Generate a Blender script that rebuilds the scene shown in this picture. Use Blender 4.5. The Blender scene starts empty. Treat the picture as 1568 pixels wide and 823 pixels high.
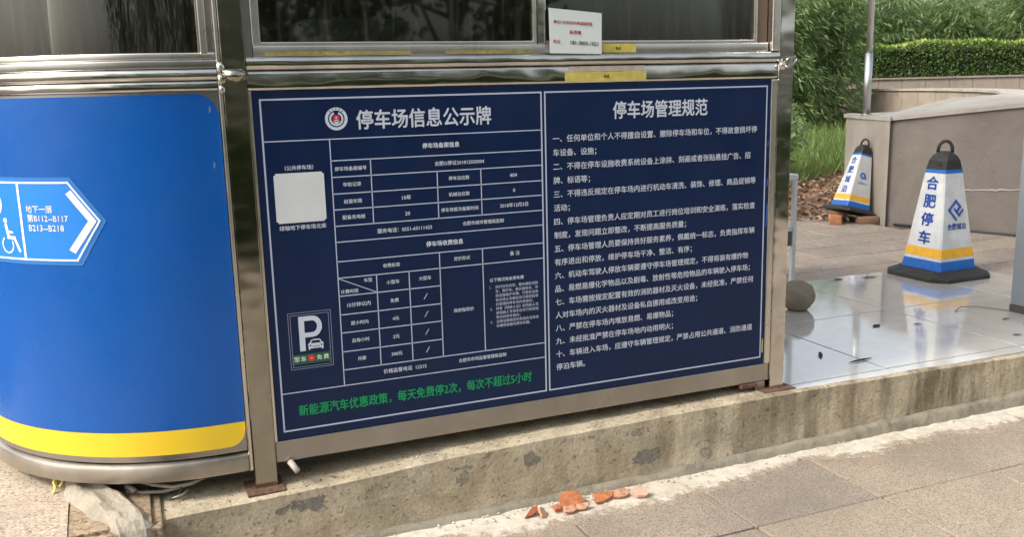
import bpy, bmesh, math, random
from mathutils import Vector, Matrix, noise as mnoise
import numpy as np
random.seed(7); rng = np.random.default_rng(7)
scene = bpy.context.scene
COL = scene.collection
R = math.radians

# ------------------------------------------------------------------ camera
CAM = Vector((-0.39835, -3.02798, 1.27681))
right = Vector((0.92394, -0.38176, -0.02434)); down = Vector((-0.09508, -0.16755, -0.98127)); fwd = Vector((0.37053, 0.90895, -0.19110))
cd = bpy.data.cameras.new('camera'); cam = bpy.data.objects.new('camera', cd); COL.objects.link(cam)
mw = Matrix.Identity(4)
for i in range(3):
    mw[i][0] = right[i]; mw[i][1] = -down[i]; mw[i][2] = -fwd[i]; mw[i][3] = CAM[i]
cam.matrix_world = mw
cd.sensor_width = 36.0; cd.lens = 36.0 * 1430.36 / 1568.0; cd.clip_start = 0.05; cd.clip_end = 1500
scene.camera = cam
# ------------------------------------------------------------------ light
SUN_EL, SUN_AZ = 44.0, 187.0      # azimuth of the direction TOWARDS the sun, degrees from +x
w = bpy.data.worlds.new('World'); scene.world = w; w.use_nodes = True
nt = w.node_tree; nt.nodes.clear()
sky = nt.nodes.new('ShaderNodeTexSky'); sky.sky_type = 'NISHITA'; sky.sun_disc = False
sky.sun_elevation = R(SUN_EL); sky.sun_rotation = R(90 - SUN_AZ); sky.air_density = 1.3; sky.dust_density = 5.0; sky.ozone_density = 1.0
hs = nt.nodes.new('ShaderNodeHueSaturation'); hs.inputs['Saturation'].default_value = 0.40
bg = nt.nodes.new('ShaderNodeBackground'); bg.inputs['Strength'].default_value = 0.15
wo = nt.nodes.new('ShaderNodeOutputWorld')
nt.links.new(sky.outputs[0], hs.inputs['Color']); nt.links.new(hs.outputs[0], bg.inputs[0]); nt.links.new(bg.outputs[0], wo.inputs[0])
sd = bpy.data.lights.new('sun', 'SUN'); sd.energy = 1.9; sd.angle = R(12); sd.color = (1.0, 0.90, 0.76)
sun = bpy.data.objects.new('sun', sd); COL.objects.link(sun)
sdir = Vector((math.cos(R(SUN_EL)) * math.cos(R(SUN_AZ)), math.cos(R(SUN_EL)) * math.sin(R(SUN_AZ)), math.sin(R(SUN_EL))))
sun.rotation_euler = sdir.to_track_quat('Z', 'Y').to_euler(); sun.location = (-5, -3, 8)
scene.view_settings.view_transform = 'Standard'; scene.view_settings.look = 'None'
scene.view_settings.exposure = 0.72; scene.view_settings.gamma = 1.0; scene.view_settings.use_curve_mapping = False
scene.cycles.max_bounces = 7; scene.cycles.glossy_bounces = 4; scene.cycles.transparent_max_bounces = 8

# ------------------------------------------------------------------ materials
def newmat(name):
    m = bpy.data.materials.new(name); m.use_nodes = True
    t = m.node_tree; return m, t, t.nodes['Principled BSDF']
def N(t, kind, **kw):
    n = t.nodes.new(kind)
    for k, v in kw.items():
        if k in n.inputs.keys() if hasattr(n.inputs, 'keys') else False: n.inputs[k].default_value = v
        else: setattr(n, k, v)
    return n
def ramp(t, fac, stops, interp='LINEAR'):
    r = t.nodes.new('ShaderNodeValToRGB'); r.color_ramp.interpolation = interp
    e = r.color_ramp.elements
    while len(e) < len(stops): e.new(0.5)
    for el, (p, c) in zip(e, stops):
        el.position = p; el.color = (c[0], c[1], c[2], 1) if not isinstance(c, (int, float)) else (c, c, c, 1)
    t.links.new(fac, r.inputs[0]); return r.outputs[0]
def noise(t, scale, detail=6, rough=0.6, vec=None, dist=0.0):
    n = t.nodes.new('ShaderNodeTexNoise'); n.inputs['Scale'].default_value = scale; n.inputs['Detail'].default_value = detail
    n.inputs['Roughness'].default_value = rough; n.inputs['Distortion'].default_value = dist
    t.links.new(vec if vec is not None else pos(t), n.inputs['Vector']); return n.outputs[0]
def pos(t):
    for n in t.nodes:
        if n.type == 'NEW_GEOMETRY': return n.outputs['Position']
    return t.nodes.new('ShaderNodeNewGeometry').outputs['Position']
def mapped(t, sc, loc=(0, 0, 0)):
    m = t.nodes.new('ShaderNodeMapping'); m.inputs['Scale'].default_value = sc; m.inputs['Location'].default_value = loc
    t.links.new(pos(t), m.inputs[0]); return m.outputs[0]
def mix(t, fac, a, b, mode='MIX'):
    m = t.nodes.new('ShaderNodeMix'); m.data_type = 'RGBA'; m.blend_type = mode
    for s, v in ((m.inputs[0], fac), (m.inputs[6], a), (m.inputs[7], b)):
        if hasattr(v, 'is_linked'): t.links.new(v, s)
        elif isinstance(v, (int, float)): s.default_value = v
        else: s.default_value = (v[0], v[1], v[2], 1)
    return m.outputs[2]
def math_(t, op, a, b=0.0, c=0.0, clamp=False):
    m = t.nodes.new('ShaderNodeMath'); m.operation = op; m.use_clamp = clamp
    for s, v in zip(m.inputs, (a, b, c)):
        if hasattr(v, 'is_linked'): t.links.new(v, s)
        else: s.default_value = v
    return m.outputs[0]
def bump(t, p, h, strength=0.3, dist=0.01):
    b = t.nodes.new('ShaderNodeBump'); b.inputs['Strength'].default_value = strength; b.inputs['Distance'].default_value = dist
    t.links.new(h, b.inputs['Height']); t.links.new(b.outputs[0], p.inputs['Normal'])
def setc(t, p, c):
    if hasattr(c, 'is_linked'): t.links.new(c, p.inputs['Base Color'])
    else: p.inputs['Base Color'].default_value = (c[0], c[1], c[2], 1)
def plain(name, c, rough=0.5, metal=0.0, var=0.12, scale=14, spec=0.5, bmp=0.0, coat=0.0):
    m, t, p = newmat(name)
    n = noise(t, scale, 5)
    lo = [x * (1 - var) for x in c]; hi = [min(1, x * (1 + var)) for x in c]
    setc(t, p, ramp(t, n, [(0.3, lo), (0.7, hi)]))
    p.inputs['Metallic'].default_value = metal; p.inputs['Specular IOR Level'].default_value = spec
    t.links.new(ramp(t, noise(t, scale * 2.3, 3), [(0.3, max(0, rough - .06)), (0.7, min(1, rough + .08))]), p.inputs['Roughness'])
    p.inputs['Coat Weight'].default_value = coat
    if bmp: bump(t, p, noise(t, scale * 6, 6), bmp, 0.01)
    return m

def steel(name, base, rough, wave=0.25, dirt=0.25):
    m, t, p = newmat(name)
    d = noise(t, 4, 5, vec=mapped(t, (1.2, 1.2, 0.8)))
    c = ramp(t, d, [(0.35, [x * (1 - dirt) for x in base]), (0.6, base), (0.8, [min(1, x * 1.1) for x in base])])
    setc(t, p, c); p.inputs['Metallic'].default_value = 1.0
    t.links.new(ramp(t, noise(t, 6, 4), [(0.3, rough * .85), (0.7, rough * 1.2)]), p.inputs['Roughness'])
    bump(t, p, noise(t, 2.2, 2, vec=mapped(t, (1.3, 1.3, 2.2))), wave, 0.06)
    return m
M = {}
M['steel'] = steel('polished_steel', (0.72, 0.71, 0.67), 0.11, 0.20)
M['steel_satin'] = steel('satin_steel', (0.43, 0.415, 0.39), 0.30, 0.07, 0.15)
M['steel_bright'] = steel('edge_steel', (0.78, 0.75, 0.69), 0.28, 0.05, .12)
M['pole_steel'] = steel('pole_steel', (0.60, 0.62, 0.62), 0.34, 0.02, .15)
M['steel_band'] = steel('brushed_band_steel', (0.52, 0.49, 0.44), 0.40, 0.14, .3)
M['steel_dark'] = steel('tarnished_steel', (0.40, 0.39, 0.33), 0.12, 0.12)
M['board_blue'] = plain('navy_board', (0.0035, 0.0155, 0.060), 0.34, var=0.12, scale=3, spec=0.30)
_m = M['board_blue'].node_tree; bump(_m, _m.nodes['Principled BSDF'], noise(_m, 2.6, 2), 0.10, 0.05)
M['panel_blue'] = plain('gloss_blue_panel', (0.002, 0.088, 0.38), 0.28, var=0.05, scale=2, spec=0.5)
M['sign_blue'] = plain('sign_blue', (0.014, 0.21, 0.69), 0.4, var=0.04, scale=2)
M['sign_edge'] = plain('sign_border_blue', (0.03, 0.17, 0.50), 0.4, var=0.04)
M['yellow'] = plain('yellow_band', (0.80, 0.56, 0.03), 0.38, var=0.06, scale=5)
M['print_white'] = plain('white_print', (0.56, 0.62, 0.72), 0.5, var=0.04)
M['line_white'] = plain('pale_line_print', (0.46, 0.52, 0.68), 0.5, var=0.04)
M['thin_line'] = plain('dim_line_print', (0.22, 0.26, 0.36), 0.5, var=0.04)
M['sign_white'] = plain('white_sign_print', (0.80, 0.80, 0.76), 0.5, var=0.04)
M['print_green'] = plain('green_print', (0.0, 0.30, 0.10), 0.5, var=0.06)
M['band_green'] = plain('dark_green_print', (0.01, 0.10, 0.045), 0.5, var=0.06)
M['print_red'] = plain('red_print', (0.55, 0.03, 0.04), 0.5, var=0.08)
M['print_black'] = plain('black_print', (0.02, 0.02, 0.02), 0.6)
M['paper'] = plain('card_paper', (0.62, 0.68, 0.66), 0.5, var=0.03)
M['qr_white'] = plain('sticker_white', (0.62, 0.66, 0.68), 0.5, var=0.03)
M['interior'] = plain('interior_wall', (0.17, 0.165, 0.155), 0.8)
M['interior_lt'] = plain('interior_cabinet', (0.42, 0.46, 0.44), 0.6)
M['curtain'] = plain('brown_curtain', (0.13, 0.10, 0.085), 0.9)
M['rubber'] = plain('black_rubber', (0.022, 0.022, 0.021), 0.55, var=0.35, scale=30, bmp=0.1)
def cone_white():
    m, t, p = newmat('scuffed_cone_white')
    c = ramp(t, noise(t, 7, 6, 0.6), [(0.3, (0.50, 0.52, 0.53)), (0.6, (0.64, 0.66, 0.67))])
    c = mix(t, ramp(t, noise(t, 30, 8, 0.75), [(0.58, 0), (0.75, 0.5)]), c, (0.36, 0.34, 0.30))
    c = mix(t, ramp(t, noise(t, 10, 6, 0.65, vec=mapped(t, (3, 3, .5))), [(0.52, 0), (0.72, 0.35)]), c, (0.40, 0.39, 0.36))
    setc(t, p, c); p.inputs['Roughness'].default_value = 0.38
    bump(t, p, noise(t, 11, 3), 0.25, 0.01); return m
M['cone_white'] = cone_white()
M['cone_blue'] = plain('cone_blue', (0.01, 0.13, 0.50), 0.35, var=0.15, scale=20)
M['cone_print'] = plain('cone_blue_print', (0.025, 0.10, 0.46), 0.45, var=0.1)
M['cone_yellow'] = plain('cone_yellow', (0.78, 0.42, 0.03), 0.4, var=0.12, scale=20)
M['grey_paint'] = plain('grey_blue_paint', (0.20, 0.225, 0.25), 0.45, var=0.08, scale=4, bmp=0.02)
M['white_metal'] = plain('white_painted_metal', (0.60, 0.62, 0.62), 0.4, var=0.1)
M['rust'] = plain('rusty_iron', (0.13, 0.07, 0.045), 0.9, var=0.5, scale=60, bmp=0.5)
M['cable'] = plain('cable_grey', (0.42, 0.38, 0.33), 0.5)
M['cable_dark'] = plain('cable_dark', (0.05, 0.05, 0.05), 0.5)
M['brick'] = plain('orange_brick', (0.46, 0.20, 0.10), 0.9, var=0.3, scale=30, bmp=0.4)
M['shard'] = plain('terracotta', (0.44, 0.16, 0.07), 0.9, var=0.4, scale=55, bmp=0.3)
M['shard_pale'] = plain('pale_terracotta', (0.52, 0.28, 0.18), 0.9, var=0.4, scale=55, bmp=0.3)
M['dry_leaf'] = plain('dry_leaf', (0.20, 0.11, 0.06), 0.8, var=0.7, scale=3)
M['dark_leaf'] = plain('dark_dry_leaf', (0.035, 0.028, 0.022), 0.8, var=0.4)
M['soil'] = plain('soil', (0.16, 0.105, 0.07), 0.95, var=0.45, scale=9, bmp=0.6)
M['twig'] = plain('twig', (0.30, 0.20, 0.12), 0.9, var=0.2)
M['bark'] = plain('bark', (0.10, 0.085, 0.06), 0.9, var=0.4, scale=12, bmp=0.4)
M['culm'] = plain('bamboo_culm', (0.12, 0.16, 0.05), 0.6, var=0.3)
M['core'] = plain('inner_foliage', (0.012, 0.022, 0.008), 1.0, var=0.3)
M['tape'] = plain('yellow_tape', (0.58, 0.49, 0.12), 0.5, var=0.2, scale=30)
M['pink_tape'] = plain('pale_pink_label', (0.55, 0.46, 0.36), 0.5, var=0.2, scale=30)
M['roof'] = plain('roof_metal', (0.35, 0.36, 0.37), 0.5)
M['road'] = plain('asphalt', (0.055, 0.054, 0.052), 0.95, var=0.3, scale=8, bmp=0.4)
M['yellow_kerb'] = plain('yellow_kerb_paint', (0.62, 0.46, 0.05), 0.7, var=0.2)

def leafmat(name, cols, trans=0.25, scale=2.0):
    m, t, p = newmat(name)
    oi = t.nodes.new('ShaderNodeObjectInfo'); g = t.nodes.new('ShaderNodeNewGeometry')
    n1 = math_(t, 'ADD', math_(t, 'MULTIPLY', g.outputs['Random Per Island'], 0.62), math_(t, 'MULTIPLY', noise(t, scale, 3), 0.42))
    setc(t, p, ramp(t, n1, [(0.12 + 0.76 * i / (len(cols) - 1), c) for i, c in enumerate(cols)]))
    p.inputs['Roughness'].default_value = 0.5; p.inputs['Specular IOR Level'].default_value = 0.4
    tr = t.nodes.new('ShaderNodeBsdfTranslucent'); tr.inputs[0].default_value = (*[min(1, x * 1.6) for x in cols[-1]], 1)
    mx = t.nodes.new('ShaderNodeMixShader'); mx.inputs[0].default_value = trans
    t.links.new(p.outputs[0], mx.inputs[1]); t.links.new(tr.outputs[0], mx.inputs[2])
    t.links.new(mx.outputs[0], t.nodes['Material Output'].inputs[0]); return m
M['bamboo_leaf'] = leafmat('bamboo_leaf', [(0.035, 0.07, 0.026), (0.10, 0.165, 0.06), (0.24, 0.32, 0.13)], 0.35, 0.9)
M['hedge_leaf'] = leafmat('hedge_leaf', [(0.03, 0.06, 0.02), (0.075, 0.13, 0.035), (0.14, 0.22, 0.05)], 0.2)
M['hedge_tip'] = leafmat('hedge_young_leaf', [(0.16, 0.24, 0.05), (0.30, 0.40, 0.09), (0.44, 0.52, 0.14)], 0.3)
M['grass'] = leafmat('grass_blade', [(0.05, 0.09, 0.02), (0.11, 0.19, 0.045), (0.23, 0.28, 0.10)], 0.35, 0.8)
M['litter'] = leafmat('litter_leaf', [(0.06, 0.035, 0.022), (0.20, 0.12, 0.075), (0.45, 0.30, 0.20)], 0.05)
M['tree_leaf'] = leafmat('tree_leaf', [(0.025, 0.05, 0.012), (0.06, 0.10, 0.03), (0.12, 0.16, 0.05)], 0.25)

# weathered kerb concrete
def kerb_mat():
    m, t, p = newmat('weathered_concrete')
    base = ramp(t, noise(t, 3.2, 9, 0.62, dist=0.6), [(0.28, (0.27, 0.225, 0.155)), (0.42, (0.45, 0.385, 0.275)), (0.58, (0.56, 0.49, 0.36)), (0.8, (0.44, 0.40, 0.32))])
    streak = ramp(t, noise(t, 7, 6, 0.6, vec=mapped(t, (1.6, 1, 0.22))), [(0.42, 0), (0.60, 1)])
    # streaks get darker towards the right end of the kerb
    sx = t.nodes.new('ShaderNodeSeparateXYZ'); t.links.new(pos(t), sx.inputs[0])
    right_gain = math_(t, 'MULTIPLY_ADD', sx.outputs[0], 0.34, -0.30, clamp=True)
    f = math_(t, 'MULTIPLY', streak, math_(t, 'ADD', math_(t, 'MULTIPLY', right_gain, 0.85), 0.22), clamp=True)
    c = mix(t, f, base, (0.15, 0.115, 0.075))
    cr = t.nodes.new('ShaderNodeTexVoronoi'); cr.feature = 'DISTANCE_TO_EDGE'; cr.inputs['Scale'].default_value = 2.1
    nv = t.nodes.new('ShaderNodeVectorMath'); nv.operation = 'MULTIPLY_ADD'
    nn = t.nodes.new('ShaderNodeTexNoise'); nn.inputs['Scale'].default_value = 5; nn.inputs['Detail'].default_value = 5
    t.links.new(pos(t), nn.inputs['Vector']); t.links.new(nn.outputs['Color'], nv.inputs[0]); nv.inputs[1].default_value = (.35, .35, .35); t.links.new(pos(t), nv.inputs[2])
    t.links.new(nv.outputs[0], cr.inputs['Vector'])
    crack = ramp(t, cr.outputs[0], [(0.0, 1), (0.009, 0)])
    c = mix(t, math_(t, 'MULTIPLY', math_(t, 'MULTIPLY', crack, 0.35), ramp(t, noise(t, 3.3, 3), [(0.5, 0), (0.62, 1)])), c, (0.14, 0.12, 0.085))
    # green-grey mildew
    mil = ramp(t, noise(t, 4.4, 8, 0.65, vec=mapped(t, (1, 1, 1.4), (4, 2, 1))), [(0.55, 0), (0.68, 1)])
    c = mix(t, math_(t, 'MULTIPLY', mil, 0.35), c, (0.21, 0.195, 0.145))
    pit = ramp(t, noise(t, 42, 5, 0.75), [(0.60, 0), (0.70, 1)])
    c = mix(t, math_(t, 'MULTIPLY', pit, 0.35), c, (0.17, 0.14, 0.10))
    pale = ramp(t, noise(t, 9, 8, 0.7, vec=mapped(t, (1, 1, 1), (9, 3, 7))), [(0.56, 0), (0.66, 1)])
    c = mix(t, math_(t, 'MULTIPLY', pale, 0.30), c, (0.62, 0.57, 0.47))
    # flaked patches showing blue-grey cement
    total = None
    for (px, pz, rx, rz) in [(0.055, -0.075, .075, .035), (-0.03, -0.075, .03, .02), (0.60, -0.09, .028, .038), (0.60, -0.045, .04, .012), (0.87, -0.065, .035, .038), (1.30, -0.035, .03, .02), (1.62, -0.17, .035, .03), (1.35, -0.14, .09, .04)]:
        dx = math_(t, 'DIVIDE', math_(t, 'SUBTRACT', sx.outputs[0], px), rx); dz = math_(t, 'DIVIDE', math_(t, 'SUBTRACT', sx.outputs[2], pz), rz)
        d = math_(t, 'ADD', math_(t, 'MULTIPLY', dx, dx), math_(t, 'MULTIPLY', dz, dz))
        v = math_(t, 'SUBTRACT', 1.0, d)
        total = v if total is None else math_(t, 'MAXIMUM', total, v)
    n2 = noise(t, 22, 6, 0.65)
    msk = ramp(t, math_(t, 'ADD', total, math_(t, 'MULTIPLY_ADD', n2, 5.0, -2.6)), [(0.40, 0), (0.62, 1)])
    c = mix(t, math_(t, 'MULTIPLY', msk, ramp(t, noise(t, 2.4, 2, vec=mapped(t, (1, 1, 1), (2.2, 0, 0))), [(0.4, 0.35), (0.6, 0.85)])), c, (0.19, 0.19, 0.18))
    spk = ramp(t, noise(t, 95, 3, 0.7), [(0.3, 0.78), (0.55, 1.0), (0.8, 1.15)])
    c = mix(t, 1.0, c, spk, 'MULTIPLY')
    setc(t, p, c); p.inputs['Roughness'].default_value = 0.92; p.inputs['Specular IOR Level'].default_value = 0.25
    h = math_(t, 'ADD', noise(t, 26, 8, 0.7), math_(t, 'MULTIPLY', msk, -0.5)); h = math_(t, 'SUBTRACT', h, math_(t, 'MULTIPLY', crack, 0.05))
    bump(t, p, math_(t, 'ADD', h, math_(t, 'MULTIPLY', pit, -0.5)), 0.9, 0.014); return m
M['kerb'] = kerb_mat()
def mortar_mat(name, lo, hi, sc=16, b=0.7):
    m, t, p = newmat(name)
    c = ramp(t, noise(t, sc, 9, 0.7), [(0.3, lo), (0.55, hi), (0.8, [min(1, x * 1.1) for x in hi])])
    c = mix(t, ramp(t, noise(t, 4.5, 6, 0.6), [(0.5, 0), (0.75, 0.5)]), c, (0.36, 0.29, 0.21))
    setc(t, p, c); p.inputs['Roughness'].default_value = 0.95; p.inputs['Specular IOR Level'].default_value = 0.2
    bump(t, p, noise(t, sc * 2.2, 8, 0.75), b, 0.02); return m
M['mortar'] = mortar_mat('cement_mortar', (0.42, 0.38, 0.31), (0.66, 0.62, 0.54))
M['lip'] = mortar_mat('grey_mortar', (0.17, 0.155, 0.12), (0.30, 0.28, 0.22), 12)
M['mound'] = mortar_mat('lumpy_cement', (0.27, 0.24, 0.19), (0.46, 0.42, 0.345), 9, 0.9)
def smear_mat():
    m, t, p = newmat('smeared_cement')
    c = ramp(t, noise(t, 20, 9, 0.7), [(0.3, (0.40, 0.36, 0.30)), (0.5, (0.58, 0.54, 0.465)), (0.75, (0.66, 0.62, 0.55))])
    c = mix(t, ramp(t, noise(t, 4.5, 6, 0.6), [(0.5, 0), (0.75, 0.6)]), c, (0.40, 0.33, 0.25))
    at = t.nodes.new('ShaderNodeAttribute'); at.attribute_name = 'edge'
    e = math_(t, 'ADD', at.outputs['Fac'], math_(t, 'MULTIPLY_ADD', noise(t, 30, 8, 0.72), 1.5, -0.75))
    v = t.nodes.new('ShaderNodeTexVoronoi'); v.inputs['Scale'].default_value = 260; t.links.new(pos(t), v.inputs['Vector'])
    sp = t.nodes.new('ShaderNodeSeparateColor'); t.links.new(v.outputs['Color'], sp.inputs[0])
    stone = ramp(t, sp.outputs[0], [(0, (0.15, 0.125, 0.10)), (0.2, (0.26, 0.215, 0.17)), (0.6, (0.38, 0.315, 0.25))])
    c = mix(t, ramp(t, e, [(0.60, 0), (0.80, 1)]), c, stone)
    setc(t, p, c); p.inputs['Roughness'].default_value = 0.95; p.inputs['Specular IOR Level'].default_value = 0.2
    bump(t, p, noise(t, 55, 8, 0.75), 0.5, 0.008); return m
M['smear'] = smear_mat()
M['debris'] = mortar_mat('crumbled_cement', (0.40, 0.37, 0.31), (0.66, 0.63, 0.56), 30, 0.5)

def granite(name, a, b, c3, sc=260, warm=None):
    m, t, p = newmat(name)
    v = t.nodes.new('ShaderNodeTexVoronoi'); v.inputs['Scale'].default_value = sc; t.links.new(pos(t), v.inputs['Vector'])
    sp = t.nodes.new('ShaderNodeSeparateColor'); t.links.new(v.outputs['Color'], sp.inputs[0])
    c = ramp(t, sp.outputs[0], [(0.0, c3), (0.18, a), (0.6, b), (1.0, [min(1, x * 1.25) for x in b])])
    c = mix(t, ramp(t, noise(t, 2.6, 6, 0.6), [(0.35, 0), (0.7, 0.55)]), c, [x * 0.72 for x in a])
    oi = t.nodes.new('ShaderNodeObjectInfo')
    c = mix(t, 1.0, c, ramp(t, oi.outputs['Random'], [(0, (0.88, 0.88, 0.9)), (1, (1.08, 1.05, 1.0))]), 'MULTIPLY')
    setc(t, p, c); p.inputs['Roughness'].default_value = 0.85; p.inputs['Specular IOR Level'].default_value = 0.3
    bump(t, p, math_(t, 'ADD', noise(t, 130, 5, 0.7), math_(t, 'MULTIPLY', sp.outputs[1], 0.4)), 0.4, 0.004); return m
M['paver'] = granite('flamed_granite', (0.25, 0.215, 0.178), (0.36, 0.31, 0.255), (0.15, 0.125, 0.10))
M['paver_far'] = granite('stone_paving', (0.32, 0.27, 0.225), (0.37, 0.315, 0.265), (0.27, 0.225, 0.185), 90)
M['terrazzo'] = granite('pebble_aggregate', (0.42, 0.35, 0.27), (0.56, 0.48, 0.38), (0.20, 0.15, 0.115), 170)
M['joint'] = plain('dark_joint', (0.06, 0.05, 0.04), 0.95, var=0.4, scale=30)
M['brown_slab'] = granite('brown_slab', (0.25, 0.19, 0.13), (0.36, 0.28, 0.19), (0.14, 0.1, 0.07), 90)
def tile_mat():
    m, t, p = newmat('polished_tile')
    c = ramp(t, noise(t, 6, 8, 0.6), [(0.3, (0.58, 0.56, 0.52)), (0.7, (0.69, 0.67, 0.625))])
    c = mix(t, ramp(t, noise(t, 45, 6, 0.75), [(0.60, 0), (0.72, 0.5)]), c, (0.30, 0.27, 0.23))
    c = mix(t, ramp(t, noise(t, 2.2, 7, 0.7), [(0.50, 0), (0.75, 0.22)]), c, (0.36, 0.33, 0.29))
    setc(t, p, c); p.inputs['Specular IOR Level'].default_value = 1.0; p.inputs['IOR'].default_value = 1.9
    t.links.new(ramp(t, noise(t, 16, 7, 0.7), [(0.35, 0.06), (0.75, 0.22)]), p.inputs['Roughness'])
    t.links.new(ramp(t, noise(t, 9, 7, 0.7), [(0.35, 0.035), (0.7, 0.12)]), p.inputs['Coat Roughness'])
    p.inputs['Coat Weight'].default_value = 1.0; p.inputs['Coat IOR'].default_value = 1.7
    bump(t, p, noise(t, 3.0, 3), 0.04, 0.02); return m
M['tile'] = tile_mat()
def wall_mat(name, lo, hi, rust=0.3):
    m, t, p = newmat(name)
    c = ramp(t, noise(t, 1.8, 8, 0.6, dist=0.8), [(0.3, lo), (0.7, hi)])
    c = mix(t, ramp(t, noise(t, 3, 6, 0.6, vec=mapped(t, (1.2, 1.2, 0.3))), [(0.45, 0), (0.7, rust)]), c, (0.20, 0.15, 0.115))
    c = mix(t, ramp(t, noise(t, 60, 4, 0.7), [(0.6, 0), (0.8, 0.3)]), c, (0.5, 0.47, 0.43))
    setc(t, p, c); p.inputs['Roughness'].default_value = 0.9; p.inputs['Specular IOR Level'].default_value = 0.2
    bump(t, p, noise(t, 14, 8, 0.7), 0.5, 0.015); return m
M['wall'] = wall_mat('cement_render', (0.165, 0.148, 0.135), (0.25, 0.228, 0.208), .4)
M['pillar'] = wall_mat('pillar_render', (0.30, 0.27, 0.235), (0.40, 0.37, 0.325), 0.3)
M['cap'] = wall_mat('cap_render', (0.36, 0.335, 0.30), (0.46, 0.435, 0.395), 0.25)
M['slab'] = wall_mat('tan_stone_slab', (0.29, 0.245, 0.20), (0.39, 0.335, 0.28), 0.25)
M['ball'] = wall_mat('stone_ball', (0.26, 0.215, 0.155), (0.42, 0.36, 0.275), 0.4)
def glass_mat():
    m, t, p = newmat('dusty_dark_glass')
    tr = t.nodes.new('ShaderNodeBsdfTransparent'); tr.inputs[0].default_value = (0.55, 0.57, 0.55, 1)
    gl = t.nodes.new('ShaderNodeBsdfGlossy'); gl.inputs['Roughness'].default_value = 0.03; gl.inputs[0].default_value = (0.9, 0.93, 0.9, 1)
    fr = t.nodes.new('ShaderNodeFresnel'); fr.inputs[0].default_value = 1.75
    mx = t.nodes.new('ShaderNodeMixShader'); t.links.new(fr.outputs[0], mx.inputs[0]); t.links.new(tr.outputs[0], mx.inputs[1]); t.links.new(gl.outputs[0], mx.inputs[2])
    df = t.nodes.new('ShaderNodeBsdfDiffuse'); df.inputs[0].default_value = (0.35, 0.33, 0.30, 1)
    m2 = t.nodes.new('ShaderNodeMixShader')
    dust = ramp(t, noise(t, 6, 7, 0.6, vec=mapped(t, (7, 7, 0.5))), [(0.48, 0.01), (0.62, 0.05), (0.76, 0.14)])
    t.links.new(dust, m2.inputs[0]); t.links.new(mx.outputs[0], m2.inputs[1]); t.links.new(df.outputs[0], m2.inputs[2])
    t.links.new(m2.outputs[0], t.nodes['Material Output'].inputs[0]); return m
M['glass'] = glass_mat()

# ------------------------------------------------------------------ object helpers
def tag(o, label=None, cat=None, group=None, kind=None):
    if label: o['label'] = label
    if cat: o['category'] = cat
    if group: o['group'] = group
    if kind: o['kind'] = kind
    return o
def root(name, loc, label, cat, group=None, rot=(0, 0, 0)):
    o = bpy.data.objects.new(name, None); COL.objects.link(o); o.location = loc; o.rotation_euler = rot
    o.empty_display_size = 0.2
    return tag(o, label, cat, group)
def link(name, me, mat, parent=None, local=False):
    o = bpy.data.objects.new(name, me); COL.objects.link(o)
    if mat is not None and len(me.materials) == 0: me.materials.append(mat)
    if parent is not None:
        o.parent = parent
        if not local:
            q = parent
            off = Vector((0, 0, 0))
            while q is not None: off += Vector(q.location); q = q.parent
            me.transform(Matrix.Translation(-off))
    return o
def centre_origin(o):
    me = o.data; c = Vector((0, 0, 0)); n = max(1, len(me.vertices))
    mn = Vector((1e9,) * 3); mx = Vector((-1e9,) * 3)
    for v in me.vertices:
        for i in range(3): mn[i] = min(mn[i], v.co[i]); mx[i] = max(mx[i], v.co[i])
    c = (mn + mx) / 2; c.z = mn.z
    me.transform(Matrix.Translation(-c)); o.location = Vector(o.location) + c; return o
def mesh_bm(bm, name, smooth=False):
    me = bpy.data.meshes.new(name); bm.normal_update(); bm.to_mesh(me); bm.free()
    if smooth: me.polygons.foreach_set('use_smooth', [True] * len(me.polygons))
    return me
def mesh_pd(v, f, name, smooth=False):
    me = bpy.data.meshes.new(name); me.from_pydata([tuple(map(float, a)) for a in v], [], f); me.update()
    if smooth: me.polygons.foreach_set('use_smooth', [True] * len(me.polygons))
    return me
def quads(V, name):           # V: (n,k,3) array of separate k-gons
    n, k, _ = V.shape
    me = bpy.data.meshes.new(name); me.vertices.add(n * k); me.vertices.foreach_set('co', V.reshape(-1).astype(np.float32))
    me.loops.add(n * k); me.loops.foreach_set('vertex_index', np.arange(n * k, dtype=np.int32))
    me.polygons.add(n); me.polygons.foreach_set('loop_start', np.arange(0, n * k, k, dtype=np.int32))
    me.update(calc_edges=True); return me
def bm_box(bm, x0, x1, y0, y1, z0, z1, bev=0.0, seg=2):
    r = bmesh.ops.create_cube(bm, size=1.0)
    vs = r['verts']
    for v in vs:
        v.co = Vector(((x0 + x1) / 2 + v.co.x * (x1 - x0), (y0 + y1) / 2 + v.co.y * (y1 - y0), (z0 + z1) / 2 + v.co.z * (z1 - z0)))
    if bev > 0:
        es = list({e for v in vs for e in v.link_edges})
        bmesh.ops.bevel(bm, geom=es, offset=bev, segments=seg, affect='EDGES', profile=0.5)
def box(name, x0, x1, y0, y1, z0, z1, mat, parent=None, bev=0.0, local=False):
    bm = bmesh.new(); bm_box(bm, x0, x1, y0, y1, z0, z1, bev)
    return link(name, mesh_bm(bm, name), mat, parent, local)
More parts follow.
